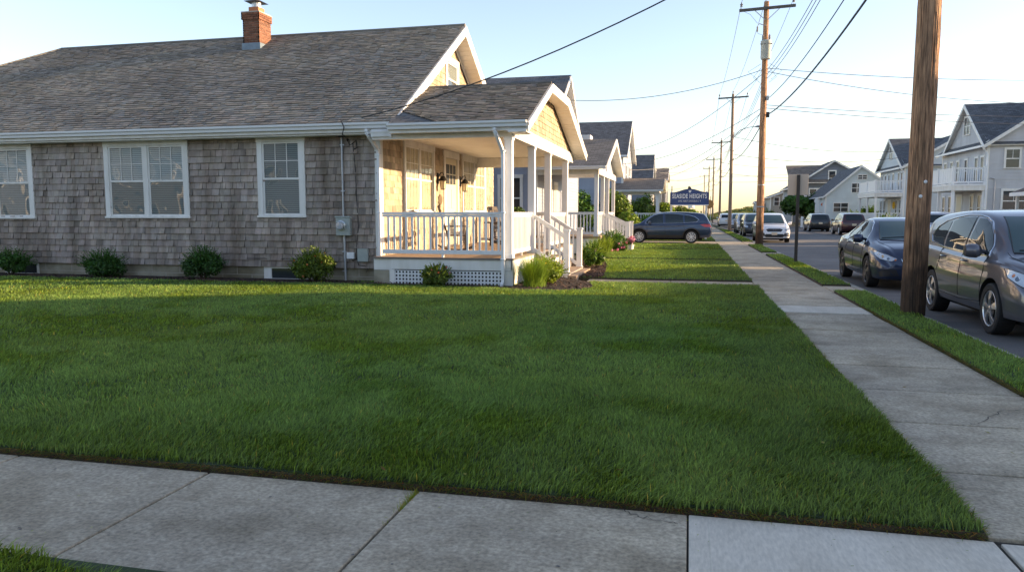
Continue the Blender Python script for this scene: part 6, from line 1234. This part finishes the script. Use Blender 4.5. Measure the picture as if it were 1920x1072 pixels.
sedG = dict(win=[[(.86,.935),(.05,.955),(.02,1.345),(.22,1.35),(.42,1.30),(.66,1.16),(.86,1.0)],[(-.05,.96),(-.86,.985),(-.96,1.03),(-.78,1.20),(-.5,1.30),(-.2,1.345),(-.08,1.35)]],
  line=[(.95,.92),(0,.94),(-.86,.96),(-1.10,1.0),(-.96,1.15),(-.72,1.26),(-.4,1.355),(0,1.385),(.25,1.375),(.46,1.315),(.7,1.17),(.9,1.0)],
  seams=[[(.0,1.36),(-.02,.95),(-.02,.35)],[(.93,.93),(.95,.7),(.9,.33),(-.02,.30)],[(-.94,1.0),(-.9,.8),(-1.0,.62)],[(-.02,.30),(-.9,.32)]],handles=[(.16,.86),(-.72,.88)],mirror=(.74,.985),
  wind=[(.60,.99),(.56,1.15),(.48,1.31),(.46,1.36)],rear=[(.56,1.08),(.52,1.2),(.46,1.32)],hood=(1.2,.68,2.12,.50),
  head=[(2.24,.42,.63),(2.15,.60,.71),(1.9,.84,.78),(1.82,.88,.785),(1.92,.87,.71),(2.14,.76,.62),(2.26,.55,.58)],bulbs=[(2.13,.70,.67,.035,'lamp_lens'),(2.04,.78,.70,.035,'lamp_lens'),(2.21,.60,.63,.028,'lamp_lens'),(2.25,.47,.61,.02,'lamp_orange')],
  tail=[(-2.2,.60,.86),(-2.1,.84,.88),(-1.95,.87,.82),(-2.1,.86,.74),(-2.25,.66,.74)],fog=[(.40,.30),(.78,.28),(.80,.36),(.72,.43),(.46,.42)],grille=[(-.40,.63),(-.34,.47),(.34,.47),(.40,.63)],gz=(.49,.62),gw=.35,intake=[(-.36,.36),(-.32,.25),(.32,.25),(.36,.36)],plate=(.40,.68))
wagG = dict(suvG); wagG['win'] = [[(x*1.045,z) for x,z in p] for p in suvG['win']]; wagG['line'] = [(x*1.045,z) for x,z in suvG['line']]; wagG['head'] = [(x*1.04,y,z-.02) for x,y,z in suvG['head']]; wagG['tail'] = [(-2.1,.68,1.02),(-2.0,.86,1.04),(-1.80,.90,1.0),(-2.0,.89,.88),(-2.25,.72,.86)]
def park(t, x, y, ang, z=RZ): t.location = (x,y,z); t.rotation_euler = (0,0,R(ang)); return t
GL, GRr = 'cars parked along the left kerb', 'cars parked along the far side of the street'
c = car('parked_suv','dark grey suv cut by the right edge, just behind the thick wooden pole','car',SUV,'paint_grey',GL,side_glass=suvG,clad=None,near=True,spokes=5); park(c,4.98,12.95,-90); c.scale = (1,1,1.03)
c = car('parked_sedan','dark navy four-door sedan parked between the thick wooden pole and the traffic sign','car',SEDAN,'paint_navy',GL,side_glass=sedG,near=True,rim='alloy_dark',spokes=5); park(c,4.88,20.0,-90); c.scale = (1.0,1.02,1.09)
ws = car('parked_suv','white suv parked facing the camera beside the transformer pole, lit on one corner','car',SUV,'paint_white',GL,side_glass=suvG,clad='plastic_black',near=True,rim='alloy_dark'); park(ws,4.72,47.4,-90)
bs = car('parked_wagon','dark blue crossover seen from its side, parked across the driveway under the blue town sign','car',WAGON,'paint_slate',None,side_glass=wagG,clad='plastic_black',near=True,rim='alloy_light',style='w',spokes=9); park(bs,-1.22,42.2,180,0)
def recolour(t, a, b_):
    for o in t.children_recursive:
        if o.type == 'MESH' and any(m and m.name.split('.')[0] == a for m in o.data.materials):
            o.data = o.data.copy()
            for i, m in enumerate(o.data.materials):
                if m and m.name.split('.')[0] == a: o.data.materials[i] = MATS[b_]
d1 = dup(bs,None); d1['label'] = 'black car parked facing the camera behind the white suv, half hidden by the transformer pole'; d1.name = 'parked_car'; d1['group'] = GL; recolour(d1,'paint_slate','paint_black'); park(d1,4.75,59.5,-90)
d2 = dup(ws,None); d2['label'] = 'silver suv parked facing the camera, third behind the transformer pole'; d2['group'] = GL; recolour(d2,'paint_white','paint_silver'); park(d2,4.75,68,-90)
d3 = dup(ws,None); d3['label'] = 'small distant white suv between the third and fourth utility poles, seen from behind'; d3['group'] = GL; park(d3,4.4,98,90)
d7 = dup(bs,None); d7['label'] = 'distant grey car behind the silver suv at the left kerb'; d7.name = 'parked_car'; d7['group'] = GL; recolour(d7,'paint_slate','paint_silver'); park(d7,4.8,80,-90)
d4 = dup(bs,None); d4['label'] = 'black suv seen from behind, farthest of the three along the far kerb'; d4.name = 'parked_suv'; d4['group'] = GRr; recolour(d4,'paint_slate','paint_black'); park(d4,11.6,75.5,90)
d5 = dup(bs,None); d5['label'] = 'dark maroon minivan seen from behind before the pale blue gable house'; d5.name = 'parked_minivan'; d5['category'] = 'van'; d5['group'] = GRr; recolour(d5,'paint_slate','paint_maroon'); park(d5,12.2,64.2,90); d5.scale = (1.03,1.0,1.03)
d6 = dup(ws,None); d6['label'] = 'silver suv seen from behind just right of the thick wooden pole, beyond the dark sedan'; d6['group'] = GRr; recolour(d6,'paint_white','paint_silver'); park(d6,12.75,45.5,90); d6.scale = (1.05,1.02,1.06)
# ------------------------------------------------------------------ light, sky, camera
SUN_EL, SUN_AZ = 10.5, 78.0                     # azimuth clockwise from +Y (street direction)
w = bpy.data.worlds.new('World'); SC.world = w; w.use_nodes = True; nt = w.node_tree; bg = nt.nodes['Background']
sky = nt.nodes.new('ShaderNodeTexSky'); sky.sky_type = 'NISHITA'; sky.sun_disc = False; sky.sun_elevation = R(SUN_EL); sky.sun_rotation = R(SUN_AZ); sky.altitude = 0; sky.air_density = 1.0; sky.dust_density = 0.7; sky.ozone_density = 1.8
hs = nt.nodes.new('ShaderNodeHueSaturation'); hs.inputs['Saturation'].default_value = .88; nt.links.new(sky.outputs[0], hs.inputs['Color']); tn = nt.nodes.new('ShaderNodeVectorMath'); tn.operation = 'MULTIPLY'; tn.inputs[1].default_value = (1.05,.96,.98); nt.links.new(hs.outputs[0], tn.inputs[0]); nt.links.new(tn.outputs[0], bg.inputs['Color']); bg.inputs['Strength'].default_value = .15
ld = bpy.data.lights.new('sun','SUN'); ld.energy = 4.8; ld.angle = R(.55); ld.color = (1,.71,.42); so = bpy.data.objects.new('sun', ld); COL.objects.link(so)
sd = Vector((math.sin(R(SUN_AZ))*math.cos(R(SUN_EL)), math.cos(R(SUN_AZ))*math.cos(R(SUN_EL)), math.sin(R(SUN_EL)))); so.rotation_euler = sd.to_track_quat('Z','Y').to_euler(); so.location = sd*60
cd = bpy.data.cameras.new('camera'); cam = bpy.data.objects.new('camera', cd); COL.objects.link(cam); cam.location = (0,0,1.6); cam.rotation_euler = (R(90-5.509),0,R(13.229))
cd.sensor_width = 36; cd.lens = 26.4375; cd.clip_start = .05; cd.clip_end = 5000; SC.camera = cam
vs = SC.view_settings; vs.view_transform = 'Standard'; vs.look = 'None'; vs.gamma = 1; vs.use_curve_mapping = False; vs.exposure = 1.45
SC.cycles.max_bounces = 6; SC.cycles.transparent_max_bounces = 12; SC.cycles.use_denoising = True; SC.cycles.caustics_reflective = False; SC.cycles.caustics_refractive = False
